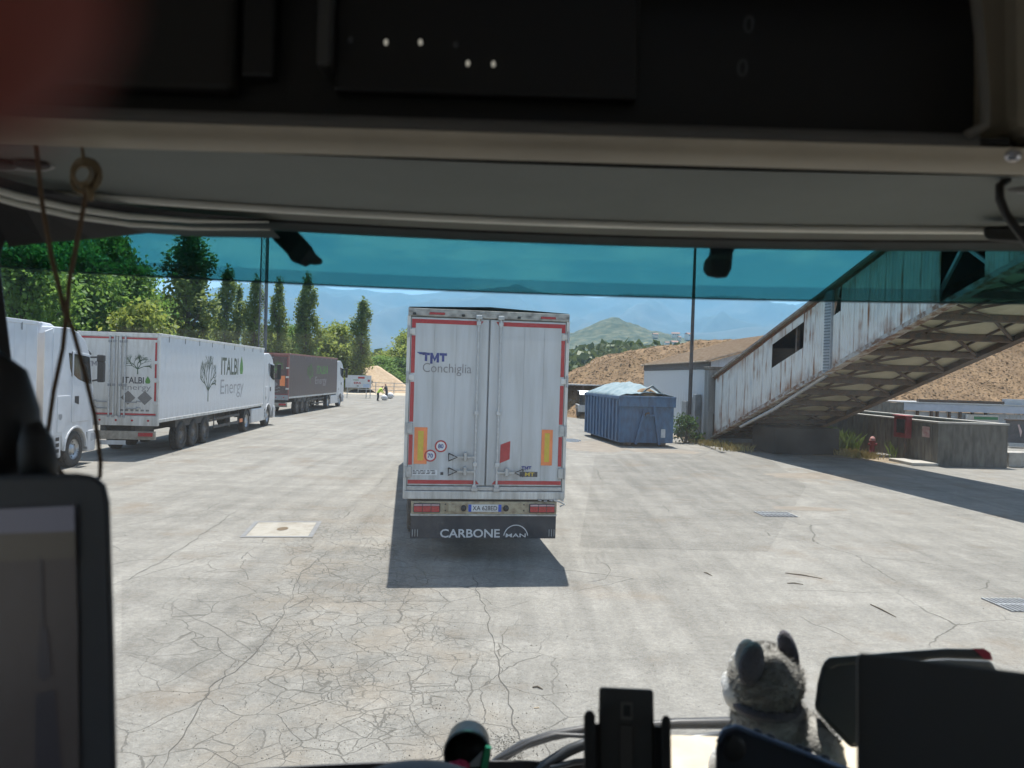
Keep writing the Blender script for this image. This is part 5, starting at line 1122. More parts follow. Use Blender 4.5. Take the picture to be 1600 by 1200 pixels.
tuft('weeds', 'sparse weeds at the basin foot right of the hydrant', 'weeds', [gp(1430,715,0.3),gp(1412,716,0.3)], 0.7, 220, greengrass, 4, 0.02, 0.7)
tuft('dry_grass', 'dry straw-yellow grass along the gallery foot', 'grass', [gp(1095,692,0.35),gp(1120,697,0.4),gp(1150,704,0.35),gp(1105,690,0.3),gp(1330,712,0.3),gp(1350,716,0.3)], 0.32, 1400, drygrass, 5, 0.014, 1.0)
def bush(px, py, label, seed, n, sx, hz):
    q = grd(px, py); t = thing('bush', label, 'bush', (q.x, q.y, 0)); rs = np.random.RandomState(seed)
    cs = []; mb = MB()
    for k in range(22):
        c = np.array((rs.uniform(-sx,sx), rs.uniform(-0.3,0.3), hz*rs.uniform(0.12,1)**0.8)); cs.append(c + rs.normal(size=(n,3))*0.13); mb.tube([(0.2*c[0],0,0),(c[0]*0.8,c[1]*0.8,c[2]*0.6),tuple(c)],[0.02,0.014,0.006],5)
    P = np.concatenate(cs); P = P[P[:,2] > 0.02]; ob('foliage', np_mesh('foliage', leaves(P, 0.085, rs), len(P), bushleaf), None, t); ob('stem', mb, bark, t)
bush(1071, 692, 'leafy green bush at the lamp post foot', 2, 34, 0.55, 1.25)

# ================================================================== WORKERS ON THE FAR SIDE
def skin_body(name, nodes, edges, mats, pick, parent):
    me = bpy.data.meshes.new(name); me.from_pydata([n[0] for n in nodes], edges, []); o = bpy.data.objects.new(name, me); COL.objects.link(o)
    sk = o.modifiers.new('skin', 'SKIN'); ly = me.skin_vertices[0].data if me.skin_vertices else None
    if ly is None:
        bm = bmesh.new(); bm.from_mesh(me); bm.verts.layers.skin.verify(); bm.to_mesh(me); bm.free(); ly = me.skin_vertices[0].data
    for i, n in enumerate(nodes): ly[i].radius = (n[1], n[1]); ly[i].use_root = (i == 0)
    ss = o.modifiers.new('sub', 'SUBSURF'); ss.levels = 2; ss.render_levels = 2
    dg = bpy.context.evaluated_depsgraph_get(); m2 = bpy.data.meshes.new_from_object(o.evaluated_get(dg)); bpy.data.objects.remove(o)
    m2.name = name
    for m in mats: m2.materials.append(m)
    for p in m2.polygons: p.material_index = pick(p.center); p.use_smooth = True
    r = bpy.data.objects.new(name, m2); COL.objects.link(r); r.parent = parent; return r
def person(loc, rz, label, top, legs, bend):
    t = thing('person', label, 'person', loc, rz)
    b = bend; sh = Vector((0, 0.50*math.sin(b), 0.92+0.50*math.cos(b))); hd = sh + Vector((0, 0.26*math.sin(b*0.8), 0.26*math.cos(b*0.8)))
    ne = sh + (hd-sh)*0.4
    N_ = [((0,0,0.92),0.15),((0,0.25*math.sin(b),0.92+0.25*math.cos(b)),0.145),(tuple(sh),0.14),(tuple(ne),0.06),(tuple(hd),0.10),(tuple(hd+Vector((0,0.02,0.10))),0.085)]
    E = [(0,1),(1,2),(2,3),(3,4),(4,5)]
    for s in (-1, 1):
        k = len(N_); N_ += [((s*0.11,0,0.84),0.10),((s*0.13,0.05,0.46),0.07),((s*0.14,-0.02,0.09),0.05),((s*0.15,0.14,0.04),0.042)]; E += [(0,k),(k,k+1),(k+1,k+2),(k+2,k+3)]
        k = len(N_); a = sh + Vector((s*0.20,0,-0.03)); el = a + Vector((s*0.05,0.10,-0.26)); wr = el + Vector((-s*0.03,0.20,-0.13 if b < 0.4 else -0.2)); ha = wr + Vector((0,0.07,-0.05))
        N_ += [(tuple(a),0.07),(tuple(el),0.05),(tuple(wr),0.036),(tuple(ha),0.032)]; E += [(2,k),(k,k+1),(k+1,k+2),(k+2,k+3)]
    wr_z = [n for n in N_]
    def pick(c):
        if (c - hd).length < 0.19 and (c-sh).length > 0.13: return 2 if c.z < hd.z+0.09 else 3
        if c.z < 0.88 and abs(c.y) < 0.25 and abs(c.x) < 0.24: return 1
        if c.y > el.y+0.14 and c.z < sh.z-0.2: return 2
        return 0
    skin_body('body', N_, E, [top, legs, skin, hairm], pick, t)
    return t
q = grd(590, 627); person((q.x, q.y, 0), R(-60), 'worker in yellow-green hi-viz jacket bending forward on the far side', hiviz, trouser, 0.75)
q = grd(604, 625); person((q.x, q.y, 0), R(70), 'person in dark clothes standing right of the hi-viz worker', trouser, trouser, 0.25)
for k, (px, py, s_) in enumerate(((600.5,625.5,0.35),(609.5,623,0.42))):
    q = grd(px, py); o = ob('sack', MB().ell((0,0,0.8*s_),(s_,s_*0.8,0.85*s_),14,10,fn=lambda d: 1+0.15*noise.noise(d*2.5)), white, loc=(q.x, q.y, 0), smooth=True)
    tag(o, ['white sack standing between the two workers', 'white sack lying right of the dark-clothed person'][k], 'sack', 'sacks by the workers')

# ================================================================== THINGS ON THE YARD SURFACE
q0, q1, q2, q3 = grd(374,840), grd(488,840), grd(503,815), grd(398,815)
mh = thing('manhole_cover', 'square concrete manhole cover in a steel frame left of the trailer', 'manhole cover')
def lerp4(u, v): return (q0*(1-u)+q1*u)*(1-v)+(q3*(1-u)+q2*u)*v
def inset(a, z): return [(*lerp4(u, v)[:2], z) for u, v in ((a,a),(1-a,a),(1-a,1-a),(a,1-a))]
o_ = inset(0,0.008); i_ = inset(0.065,0.008)
ob('frame', MB().add(o_+i_, [(k,(k+1)%4,4+(k+1)%4,4+k) for k in range(4)]), M('frame_steel', (0.17,0.17,0.17), 0.7, 0.2), mh)
ob('slab', MB().add(inset(0.07,0.006), [(0,1,2,3)]), M('slab_pale', (0.31,0.29,0.25), 0.9, scale=3, col2=(0.20,0.17,0.13), sharp=(0.45,0.75), det=10), mh)
c_ = lerp4(0.5,0.5); ob('lifting_hole', MB().add([(c_.x+0.10*math.cos(a/12*6.28)*(1+0.3*noise.noise(Vector((a,0,1)))), c_.y+0.16*math.sin(a/12*6.28), 0.010) for a in range(12)], [tuple(range(12))]), M('hole_brown', (0.12,0.085,0.05), 0.95), mh)
def grate(px, py, w, l, label):
    q = grd(px, py); g = thing('drain_grate', label, 'drain grate', (q.x, q.y, 0.004), R(4))
    ob('pit', MB().add([(-w,-l,0.001),(w,-l,0.001),(w,l,0.001),(-w,l,0.001)], [(0,1,2,3)]), black, g)
    for k in range(9): ob('bar', MB().bx(-w+0.01+k*(2*w-0.05)/8,-w+0.04+k*(2*w-0.05)/8,-l,l,0.002,0.014), galv, g)
    ob('cross_bar', MB().bx(-w,w,-0.02,0.02,0.003,0.016), galv, g)
grate(1212, 804, 0.40, 0.30, 'iron drain grate in mid yard right of the trailer')
grate(1588, 946, 0.30, 0.30, 'iron drain grate at the right picture edge')
pud = grd(893, 688); o = ob('puddle', MB().add([(pud.x+0.45*math.cos(a)*(1+0.3*noise.noise(Vector((math.cos(a)*2,math.sin(a)*2,3)))), pud.y+1.0*math.sin(a), 0.004) for a in [k/18*6.283 for k in range(18)]], [tuple(range(18))]), M('puddle_water', (0.10,0.10,0.10), 0.25), kind='structure')
dampm = M('damp_stain', (0.16,0.135,0.105), 0.8, scale=2, col2=(0.22,0.19,0.155))
for k, (px, py, a, b) in enumerate(((925,697,1.5,2.6),(1035,705,1.6,0.9),(1300,745,2.2,0.8),(1262,795,0.9,0.3))):
    q = grd(px, py); ob('dirt_stain', MB().add([(q.x+a*math.cos(t)*(1+0.35*noise.noise(Vector((math.cos(t)*2.3,math.sin(t)*2.3,k)))), q.y+b*math.sin(t)*(1+0.35*noise.noise(Vector((math.cos(t)*2.3,math.sin(t)*2.3,k+9)))), 0.0025+0.0003*k) for t in [j/36*6.283 for j in range(36)]], [tuple(range(36))]), dampm, yard)
stickm = M('twig', (0.10,0.075,0.05), 0.95)
for k, (a, b) in enumerate([((1227,896),(1285,905)),((1230,912),(1255,914)),((1360,945),(1400,965)),((832,1075),(848,1078)),((1100,895),(1112,900))]):
    A, B = grd(*a), grd(*b); mid = (A+B)/2 + Vector((0,0.03,0.012)); o = ob('twig', MB().tube([A+Vector((0,0,0.008)), mid, B+Vector((0,0,0.008))], [0.006,0.009,0.004], 6), stickm)
    tag(o, ['long dry twig lying on the right of the yard', 'short dry twig just below the long twig', 'curved dry twig in the right foreground', 'tiny dark twig in the centre foreground', 'small twig right of the trailer shadow'][k], 'twig', 'twigs on the yard')
q = grd(838, 1107); o = ob('cigarette_butt', MB().cyl((-0.02,0,0.005),(0.025,0.01,0.005),0.0055,n=10), M('butt', (0.55,0.42,0.28), 0.8), loc=(q.x,q.y,0)); tag(o, 'pale cigarette butt on the asphalt in the centre foreground', 'cigarette butt')
# gravel crumbs strewn over the cracked asphalt
V = []; F = []; rs = random.Random(12)
for k in range(5200):
    if k % 2: px = rs.gauss(700,190); py = 1200-abs(rs.gauss(0,160))
    else: px = rs.uniform(190,1590); py = rs.uniform(760,1200)
    if k % 9 == 0: px, py = rs.gauss(795,12), rs.uniform(1150,1200)
    if py < 700: continue
    q = grd(px, py); s_ = rs.uniform(0.002,0.0075)*(1.6 if rs.random() < 0.06 else 1); b = len(V); a = rs.uniform(0,6.28)
    V += [(q.x+s_*math.cos(a),q.y+s_*math.sin(a),0.0),(q.x+s_*math.cos(a+2.1),q.y+s_*math.sin(a+2.1),0.0),(q.x+s_*math.cos(a+4.2),q.y+s_*math.sin(a+4.2),0.0),(q.x,q.y,s_*1.1)]
    F += [(b,b+1,b+3),(b+1,b+2,b+3),(b+2,b,b+3)]
me = bpy.data.meshes.new('gravel_crumbs'); me.from_pydata(V, [], F); o = ob('gravel_crumbs', me, M('crumb', (0.10,0.095,0.085), 0.9, scale=0.9, col2=(0.30,0.26,0.2)), kind='stuff'); tag(o, 'loose gravel crumbs strewn over the cracked asphalt', 'gravel')

# ================================================================== OWN CAB
CX = 0.15
def Dw(x, z): return 1.095 - 0.17*(x-CX)**2 - 0.05*max(0.0, abs(x-CX)-0.7)**2*4 + (3.145-z)*0.215
cab = thing('truck_cab', 'dark interior of the truck cab the picture is taken from, framing the windscreen', 'truck cab')
trimlight = M('trim_light', (0.60,0.57,0.52), 0.8)
trimdark = M('trim_dark', (0.022,0.022,0.025), 0.6, var=0.2, scale=30, bump=0.05, bscale=400)
trimbeige = M('trim_beige', (0.29,0.25,0.19), 0.6, scale=8, bump=0.05, bscale=500)
trimgrey = M('trim_grey', (0.17,0.185,0.18), 0.75, scale=3, col2=(0.135,0.15,0.147), bump=0.05, bscale=300)
trimmid = M('trim_midgrey', (0.15,0.14,0.125), 0.7)
piping = M('piping_pale', (0.80,0.80,0.76), 0.5)
greylip = M('lip_grey', (0.14,0.136,0.136), 0.45)
dashcream = M('dash_cream', (0.55,0.47,0.35), 0.6, scale=20, bump=0.05, bscale=300)
def sweep(name, prof, xs, mat, w=1.0, parent=cab, closed=False, smooth=False, end=None):
    """profile of (forward, height) carried along x, bowed like the windscreen"""
    vs = []; fs = []; n = len(prof)
    for i, x in enumerate(xs):
        d = (Dw(x, 3.145)-1.095)*w
        for (a, z) in prof: vs.append((x, a+d*(0.1+0.9*max(0.0, min(1.0, (a-0.66)/0.38))), z))
        if i:
            b = i*n
            for k in range(n if closed else n-1): fs.append((b-n+k, b-n+(k+1) % n, b+(k+1) % n, b+k))
    me = bpy.data.meshes.new(name); me.from_pydata(vs, [], fs); return ob(name, me, mat, parent, smooth=smooth)
xs = [-0.80+0.045*k for k in range(46)]
# header under the roof shelf, seen from below
sweep('header_panel', [(0.80,3.177),(0.86,3.173),(0.93,3.168),(1.0,3.1625)], xs, trimgrey, 1.0, smooth=True)
sweep('header_recess', [(0.60,3.30),(0.795,3.30),(0.80,3.178)], xs, trimdark, 1.0)
pp = [(1.006+0.006*math.cos(a), 3.1585+0.005*math.sin(a)) for a in [k/8*6.283 for k in range(8)]]
sweep('piping', pp, xs, piping, 1.0, closed=True, smooth=True)
sweep('header_trim', [(1.0,3.163),(1.012,3.157),(1.055,3.1545),(1.066,3.156)], xs, trimmid, 1.0)
sweep('windscreen_seal', [(1.066,3.159),(1.070,3.153),(1.088,3.1465),(1.10,3.1465),(1.10,3.175)], xs, trimdark, 1.0)
# side curl of the pale piping and dark corner at the left
lx = [(at(x,y,D)) for x, y, D in ((-30,290,0.86),(30,307,0.88),(110,325,0.92),(200,338,0.95),(300,345,0.975),(420,347,0.995))]
ob('piping', MB().tube(lx, [0.0045,0.0045,0.0045,0.004,0.0028,0.0008], 8), piping, cab, smooth=True)
lx2 = [p_ + Vector((0,0.006,-0.009)) for p_ in lx]; ob('piping', MB().tube(lx2, [0.0035,0.0035,0.0035,0.003,0.002,0.0006], 8), piping, cab, smooth=True)
ob('corner_trim', MB().add([*[p_ + Vector((0,0.004,-0.005)) for p_ in lx], *[p_ + Vector((0,0.05,-0.012-0.05*max(0,(3-i))/3)) for i, p_ in enumerate(lx)]], [(i,i+1,i+7,i+6) for i in range(5)]), trimdark, cab)
ob('corner_trim', MB().add([*[p_ + Vector((0,-0.004,0.004)) for p_ in lx], *[at(x,y,D) for x, y, D in ((-30,268,0.85),(30,285,0.87),(110,305,0.9),(200,322,0.94),(300,333,0.965),(420,343,0.99))]], [(i,i+1,i+7,i+6) for i in range(5)]), trimdark, cab)
vent = ob('side_vent', MB().ell(at(45,258,0.84),(0.03,0.012,0.007),16,8), M('vent_ring', (0.30,0.30,0.30), 0.4), cab, smooth=True)
ob('vent_opening', MB().ell(at(50,258,0.83),(0.020,0.012,0.005),16,8), trimdark, vent, smooth=True)
v2 = ob('side_vent', MB().ell(at(5,258,0.84),(0.024,0.012,0.006),16,8), M('vent_ring2', (0.24,0.24,0.24), 0.4), cab, smooth=True); ob('vent_opening', MB().ell(at(2,258,0.83),(0.018,0.012,0.005),16,8), trimdark, v2, smooth=True)
v3 = ob('side_vent', MB().ell(at(1598,292,0.84),(0.030,0.012,0.007),16,8), MATS['vent_ring'], cab, smooth=True); ob('vent_opening', MB().ell(at(1600,293,0.83),(0.022,0.012,0.005),16,8), trimdark, v3, smooth=True)
# overhead console
sweep('console_lip', [(0.600,3.146),(0.602,3.156),(0.612,3.1585),(0.626,3.154)], [-0.80+0.03*k for k in range(40)], greylip, 0.15, smooth=True)
sweep('console_trim', [(0.604,3.1465),(0.62,3.1435),(0.625,3.1410),(0.655,3.1400),(0.668,3.143),(0.672,3.20)], [-0.80+0.03*k for k in range(61)], trimbeige, 0.15, smooth=True)
conblk = M('console_black', (0.007,0.007,0.008), 0.5)
con = ob('console_back', MB().bx(-0.95,0.397,0.655,0.68,3.154,3.45), conblk, cab)
ob('console_floor', MB().bx(-0.95,0.397,0.605,0.66,3.149,3.1545), conblk, cab)
ob('console_panel', MB().bx(-0.24,-0.212,0.640,0.656,3.20,3.45), conblk, cab, bevel=0.003)
ob('console_panel', MB().bx(-0.45,-0.245,0.634,0.656,3.185,3.45), M('panel_soft', (0.012,0.011,0.010), 0.7), cab, bevel=0.006)
ob('radio_frame', MB().bx(-0.172,-0.160,0.625,0.656,3.205,3.45), M('radio_edge', (0.06,0.06,0.06), 0.4), cab, bevel=0.003)
ob('radio_face', MB().bx(-0.160,0.10,0.640,0.656,3.19,3.45), conblk, cab, bevel=0.003)
lampw = M('icon_light', (0.5,0.5,0.45), 0.5, emit=(1,0.95,0.8,0.14))
lampd = M('icon_dim', (0.035,0.035,0.035), 0.5, emit=(0.8,0.9,1,0.003))
for x, y, w, m_ in ((548,62,7,lampd),(603,66,6,lampw),(657,66,6,lampw),(712,70,7,lampd),(731,99,6,lampw),(771,100,6,lampw)):
    q = at(x, y, 0.637); ob('button_icon', MB().ell(q,(0.0018*w/6,0.001,0.0028),8,6), m_, cab)
for x, y in ((1170,38),(1160,106)):
    q = at(x, y, 0.653); u = 0.0046
    Plane2(q, (1,0,0.03), (0.03,0,1)).text('clock_digit', '0', -u, u, -u*1.7, u*1.7, lampd, cab, 0.0)
ob('console_end', MB().prism([(0.400,3.161),(0.385,3.45),(0.90,3.45),(0.90,3.150),(0.47,3.153)], 0.602, 0.68, 'y'), trimbeige, cab, bevel=0.012)
ob('console_edge', MB().tube([at(1520,-40,0.6),at(1531,60,0.6),at(1538,150,0.6),at(1538,195,0.6),at(1510,212,0.6)],0.004,8), trimmid, cab, smooth=True)
scw = ob('trim_screw', MB().ell(at(1583,243,0.60),(0.007,0.004,0.005),12,8), M('screw_chrome', (0.5,0.5,0.55), 0.15, 0.9), cab, smooth=True)
# roof, side walls with window openings, rear wall, floor
ob('roof', MB().bx(-1.0,1.6,-0.15,0.75,3.75,3.80).bx(-1.0,1.6,-1.4,-0.75,3.75,3.80).bx(-1.0,0.0,-0.75,-0.15,3.75,3.80).bx(0.6,1.6,-0.75,-0.15,3.75,3.80), trimlight, cab); ob('roof_hatch', MB().bx(0.0,0.6,-0.75,-0.15,3.80,3.81), glassmat('added_hatch_glass', (0.6,0.62,0.62), 0.4), cab); ob('roof_front', MB().prism([(0.70,3.45),(0.75,3.78),(1.12,3.25),(1.10,3.17),(0.68,3.30)], -1.0, 1.6, 'x'), white, cab)  # unseen roof hatch, added to let more light into the cab
ob('rear_wall', MB().bx(-1.0,1.6,-1.45,-1.4,1.4,3.8), trimlight, cab); ob('bunk', MB().bx(-0.9,1.5,-1.38,-0.72,1.9,2.2), trimlight, cab, bevel=0.05); ob('floor', MB().bx(-1.0,1.6,-1.4,1.25,1.35,1.4), trimdark, cab)
for x in (-1.0, 1.6):
    ob('side_wall', MB().bx(x-0.04,x,-1.4,1.05,1.4,2.30).bx(x-0.04,x,-1.4,1.05,3.14,3.75).bx(x-0.04,x,-1.4,-0.75,2.30,3.14).bx(x-0.04,x,0.8,1.05,2.30,3.14), trimlight, cab)
# windscreen, its blacked-out rim, and the tinted visor outside
wglass = glassmat('windscreen_glass', (0.95,0.965,0.96), 0.35, grad=(3.02,3.10,(0.80,0.94,0.96)))
def add_dust(m, lo, hi, amt):
    N = m.node_tree.nodes; L = m.node_tree.links; out = [n for n in N if n.type == 'OUTPUT_MATERIAL'][0]; src = out.inputs[0].links[0].from_socket
    c = N.new('ShaderNodeTexCoord'); n1 = N.new('ShaderNodeTexNoise'); n1.inputs['Scale'].default_value = 7; n1.inputs['Detail'].default_value = 8; n1.inputs['Roughness'].default_value = 0.7
    n2 = N.new('ShaderNodeTexNoise'); n2.inputs['Scale'].default_value = 160; n2.inputs['Detail'].default_value = 2
    r1 = N.new('ShaderNodeMapRange'); r1.inputs[1].default_value = 0.3; r1.inputs[2].default_value = 0.75; r1.inputs[3].default_value = lo; r1.inputs[4].default_value = hi
    r2 = N.new('ShaderNodeMapRange'); r2.inputs[1].default_value = 0.72; r2.inputs[2].default_value = 0.80; r2.inputs[3].default_value = 0.0; r2.inputs[4].default_value = amt
    L.new(c.outputs['Object'], n1.inputs[0]); L.new(c.outputs['Object'], n2.inputs[0]); L.new(n1.outputs[0], r1.inputs[0]); L.new(n2.outputs[0], r2.inputs[0])
    ad = N.new('ShaderNodeMath'); ad.operation = 'ADD'; L.new(r1.outputs[0], ad.inputs[0]); L.new(r2.outputs[0], ad.inputs[1])
    tr = N.new('ShaderNodeBsdfTranslucent'); tr.inputs[0].default_value = (0.8,0.8,0.78,1); mxs = N.new('ShaderNodeMixShader')
    L.new(ad.outputs[0], mxs.inputs[0]); L.new(src, mxs.inputs[1]); L.new(tr.outputs[0], mxs.inputs[2]); L.new(mxs.outputs[0], out.inputs[0])
add_dust(wglass, 0.006, 0.030, 0.10)
vglass = glassmat('visor_acrylic', (0.315,0.54,0.515), 0.30)
NX, NZ = 40, 10; X0, X1, Z0, Z1 = -0.80, 1.30, 2.22, 3.17
vs = []; fs = []
for j in range(NZ+1):
    for i in range(NX+1):
        x = X0+(X1-X0)*i/NX; z = Z0+(Z1-Z0)*j/NZ; vs.append((x, Dw(x, z), z))
for j in range(NZ):
    for i in range(NX): fs.append((j*(NX+1)+i, j*(NX+1)+i+1, (j+1)*(NX+1)+i+1, (j+1)*(NX+1)+i))
me = bpy.data.meshes.new('windscreen'); me.from_pydata(vs, [], fs); ob('windscreen', me, wglass, cab, smooth=True)
def rrect(x0, x1, z0, z1, r, n=10):
    P = []
    for cx, cz_, a0 in ((x1-r,z1-r,0),(x0+r,z1-r,90),(x0+r,z0+r,180),(x1-r,z0+r,270)):
        P += [(cx+r*math.cos(R(a0+90*k/n)), cz_+r*math.sin(R(a0+90*k/n))) for k in range(n+1)]
    out = []
    for a, b in zip(P, P[1:]+P[:1]):
        L_ = math.hypot(b[0]-a[0], b[1]-a[1]); m_ = max(1, int(L_/0.06))
        out += [(a[0]+(b[0]-a[0])*k/m_, a[1]+(b[1]-a[1])*k/m_) for k in range(m_)]
    return out
inn = rrect(-0.680, 1.20, 2.29, 3.1465, 0.075)
cxm, czm = 0.27, 2.71
vs = []; fs = []; n = len(inn)
for (x, z) in inn:
    ox = (x-cxm)/(1.20-cxm); oz = (z-czm)/(3.1465-czm); x2 = cxm+(x-cxm)*1.16; z2 = czm+(z-czm)*1.09
    vs += [(x, Dw(x,z)-0.006, z), (x2, Dw(max(-0.85,min(1.35,x2)),z2)-0.010, z2)]
for k in range(n): fs.append((2*k, 2*k+1, 2*((k+1) % n)+1, 2*((k+1) % n)))
me = bpy.data.meshes.new('windscreen_rim'); me.from_pydata(vs, [], fs); o = ob('windscreen_rim', me, trimdark, cab); so = o.modifiers.new('s','SOLIDIFY'); so.thickness = 0.004
# A pillars
for s, xa, xb in ((-1,-0.95,-0.735),(1,1.22,1.5)):
    ob('pillar_trim', MB().prism([(xa,0.75),(xb,0.93),(xb+0.02,0.985) if s < 0 else (xb,0.95),(xa,1.02)], 2.2, 3.35, 'z'), trimdark, cab, bevel=0.03)
ob('pillar_cover', MB().tube([at(-45,420,0.86),at(-42,500,0.84),at(-38,570,0.80),at(-30,650,0.76),at(-20,760,0.70)],[0.018,0.02,0.024,0.03,0.034],12), trimdark, cab, smooth=True)
# outside visor
def Dv(x): return Dw(x, 3.145)+0.055 - 0.9*max(0, abs(x-CX)-0.74)**2
def visor_strip(name, z0, z1, d0, d1, mat, th):
    vs = []; fs = []; xx = [-0.86+0.05*k for k in range(45)]
    for i, x in enumerate(xx):
        D_ = Dv(x); vs += [(x, D_+d0, z0), (x, D_+d1, z1), (x, D_+d1-th, z1), (x, D_+d0-th, z0)]
        if i:
            b = 4*i
            for k in range(4): fs.append((b-4+k, b-4+(k+1) % 4, b+(k+1) % 4, b+k))
    fs += [(0,1,2,3), (len(vs)-4,len(vs)-3,len(vs)-2,len(vs)-1)]
    me = bpy.data.meshes.new(name); me.from_pydata(vs, [], fs); return ob(name, me, mat, cab)
vz = ob('outside_visor', visor_strip('tmp', 3.0790, 3.34, 0.0, -0.03, vglass, 0.004).data, None, cab); bpy.data.objects.remove(bpy.data.objects['tmp'])
lip = visor_strip('visor_lip', 3.0795, 3.0965, -0.008, -0.011, glassmat('visor_lip_acrylic', (0.80,0.83,0.86), 0.2), 0.003); lip.parent = vz
e_ = visor_strip('visor_edge', 3.0770, 3.0788, 0.001, 0.001, M('visor_edge', (0.02,0.05,0.065), 0.9, spec=0.0), 0.010); e_.parent = vz
def px_prism(name, pts, D0, D1, mat, parent, bv=0.004):
    a = [at(x,y,D0) for x, y in pts]; b = [at(x,y,D1) for x, y in pts]; n = len(a)
    return ob(name, MB().add(a+b, [tuple(range(n)), tuple(range(2*n-1,n-1,-1))]+[(k,(k+1)%n,n+(k+1)%n,n+k) for k in range(n)]), mat, parent, bevel=bv)
brk = M('bracket_black', (0.012,0.016,0.022), 0.6)
px_prism('visor_bracket', [(412,355),(428,376),(448,396),(456,409),(470,414),(479,418),(485,412),(492,415),(505,412),(503,405),(493,396),(487,385),(470,366),(455,352)], 1.105, 1.125, brk, cab)
px_prism('visor_bracket', [(1108,372),(1109,398),(1100,408),(1098,424),(1106,432),(1120,435),(1136,434),(1143,420),(1145,396),(1154,378),(1156,368)], 1.105, 1.13, brk, cab)
# dashboard and front of the cab
ob('dashboard', MB().prism([(0.45,2.0),(0.62,2.24),(0.80,2.27),(1.20,2.25),(1.24,2.18),(1.24,1.9)], -0.95, 0.20, 'x'), trimdark, cab, bevel=0.02)
ob('dash_shelf', MB().prism([(0.70,2.0),(0.76,2.42),(0.80,2.435),(1.10,2.425),(1.14,2.40),(1.16,2.0)], 0.205, 1.5, 'x'), dashcream, cab, bevel=0.015)
bh = at(655, 1246, 0.74); ob('instrument_hood', MB().ell((bh.x,bh.y,bh.z),(0.075,0.05,0.028),24,12), trimdark, cab, smooth=True)
ob('instrument_column', MB().bx(bh.x-0.065,bh.x+0.065,0.70,0.80,2.24,bh.z), trimdark, cab, bevel=0.02)
ob('front_panel', MB().bx(-1.0,1.6,1.26,1.32,0.9,2.20), white, cab, bevel=0.03)
# wipers outside at the foot of the glass
def wp(pts, r, D=1.30): return MB().tube([at(x,y,D) for x, y in pts], r, 8)
wm = M('wiper_black', (0.03,0.03,0.033), 0.45); ws = M('wiper_steel', (0.09,0.095,0.10), 0.35, 0.4)
w1 = ob('wiper', wp([(740,1230),(775,1190),(815,1165),(860,1150),(915,1140),(985,1135),(1060,1131),(1150,1130),(1230,1133)], [0.007,0.008,0.009,0.009,0.008,0.007,0.009,0.010,0.006]), wm, cab, smooth=True)
ob('wiper_blade', wp([(1040,1128),(1140,1125),(1240,1128)], 0.006, 1.31), wm, w1, smooth=True)
ob('washer_hose', wp([(775,1188),(830,1160),(868,1148),(915,1150),(960,1152)], 0.004, 1.28), wm, w1, smooth=True)
w2 = ob('wiper', wp([(820,1225),(850,1196),(890,1172),(920,1160),(1000,1166),(1080,1156),(1200,1140)], [0.008,0.009,0.010,0.010,0.009,0.009,0.006], 1.27), ws, cab, smooth=True)
ob('wiper_link', wp([(860,1200),(900,1190),(1000,1186),(1100,1180),(1180,1176)], 0.005, 1.26), ws, w2, smooth=True)
ob('wiper_link', wp([(880,1210),(960,1200),(1060,1192),(1160,1186)], 0.005, 1.25), ws, w2, smooth=True)
ob('wiper_nut', MB().ell(at(1094,1184,1.255),(0.011,0.008,0.008),12,8), ws, w2, smooth=True)
ob('roof_cable', MB().tube([at(x,y,0.80) for x, y in ((1575,280),(1562,290),(1562,310),(1572,335),(1590,360),(1610,385),(1640,400))], 0.0045, 8), black, cab, smooth=True)
px_prism('cable_clip', [(1536,356),(1545,354),(1610,352),(1610,380),(1545,376),(1538,370)], 0.93, 0.95, black, cab)

# ------------------------------------------------------------------ things in the cab
# camera monitor on the left pillar
mo = thing('mirror_monitor', 'black camera monitor with dim rear view, lower left by the pillar', 'monitor', tuple(at(60, 1000, 0.52)))
def loc_(t, v): return Vector(v) - t.location
def slab_px(t, name, pts, D0, D1, mat, bv): 
    a = [loc_(t, at(x,y,D0)) for x, y in pts]; b = [loc_(t, at(x,y,D1)) for x, y in pts]; n = len(a)
    return ob(name, MB().add(a+b, [tuple(range(n)), tuple(range(2*n-1,n-1,-1))]+[(k,(k+1)%n,n+(k+1)%n,n+k) for k in range(n)]), mat, t, bevel=bv)
hs = slab_px(mo, 'housing', [(-160,750),(0,742),(120,739),(150,743),(166,758),(172,785),(178,980),(184,1260),(-160,1260)], 0.52, 0.56, M('monitor_case', (0.05,0.054,0.066), 0.5), 0.004)
sc_ = slab_px(mo, 'screen', [(-140,802),(116,790),(121,960),(124,1240),(-140,1240)], 0.5185, 0.5195, M('screen_ground', (0.02,0.018,0.02), 0.25, emit=(0.30,0.28,0.29,0.03), scale=25), 0)
def scr(name, pts, col, e): return slab_px(mo, name, pts, 0.5172, 0.5178, M('screen_'+name, (0.02,0.02,0.02), 0.25, emit=(*col, e)), 0)
for nm, pts, col, e in (('sky_image', [(-140,802),(116,790),(117,830),(-140,838)], (0.42,0.45,0.62), 0.05), ('tree_image', [(-140,838),(117,830),(118,872),(-140,884)], (0.16,0.15,0.13), 0.08),
        ('truck_image', [(62,975),(74,985),(80,1055),(68,1066),(58,1055)], (0.10,0.10,0.13), 0.06), ('truck_side_image', [(55,1085),(85,1078),(100,1240),(55,1240)], (0.08,0.08,0.11), 0.06),
        ('pole_image', [(60,870),(65,870),(68,975),(62,975)], (0.12,0.12,0.14), 0.06)):
    q_ = scr(nm, pts, col, e); q_.parent = sc_
ob('mount', MB().tube([loc_(mo, at(x,y,0.56)) for x, y in ((62,760),(60,720),(56,690),(50,660))],[0.012,0.0135,0.012,0.006],14), trimdark, mo, smooth=True)
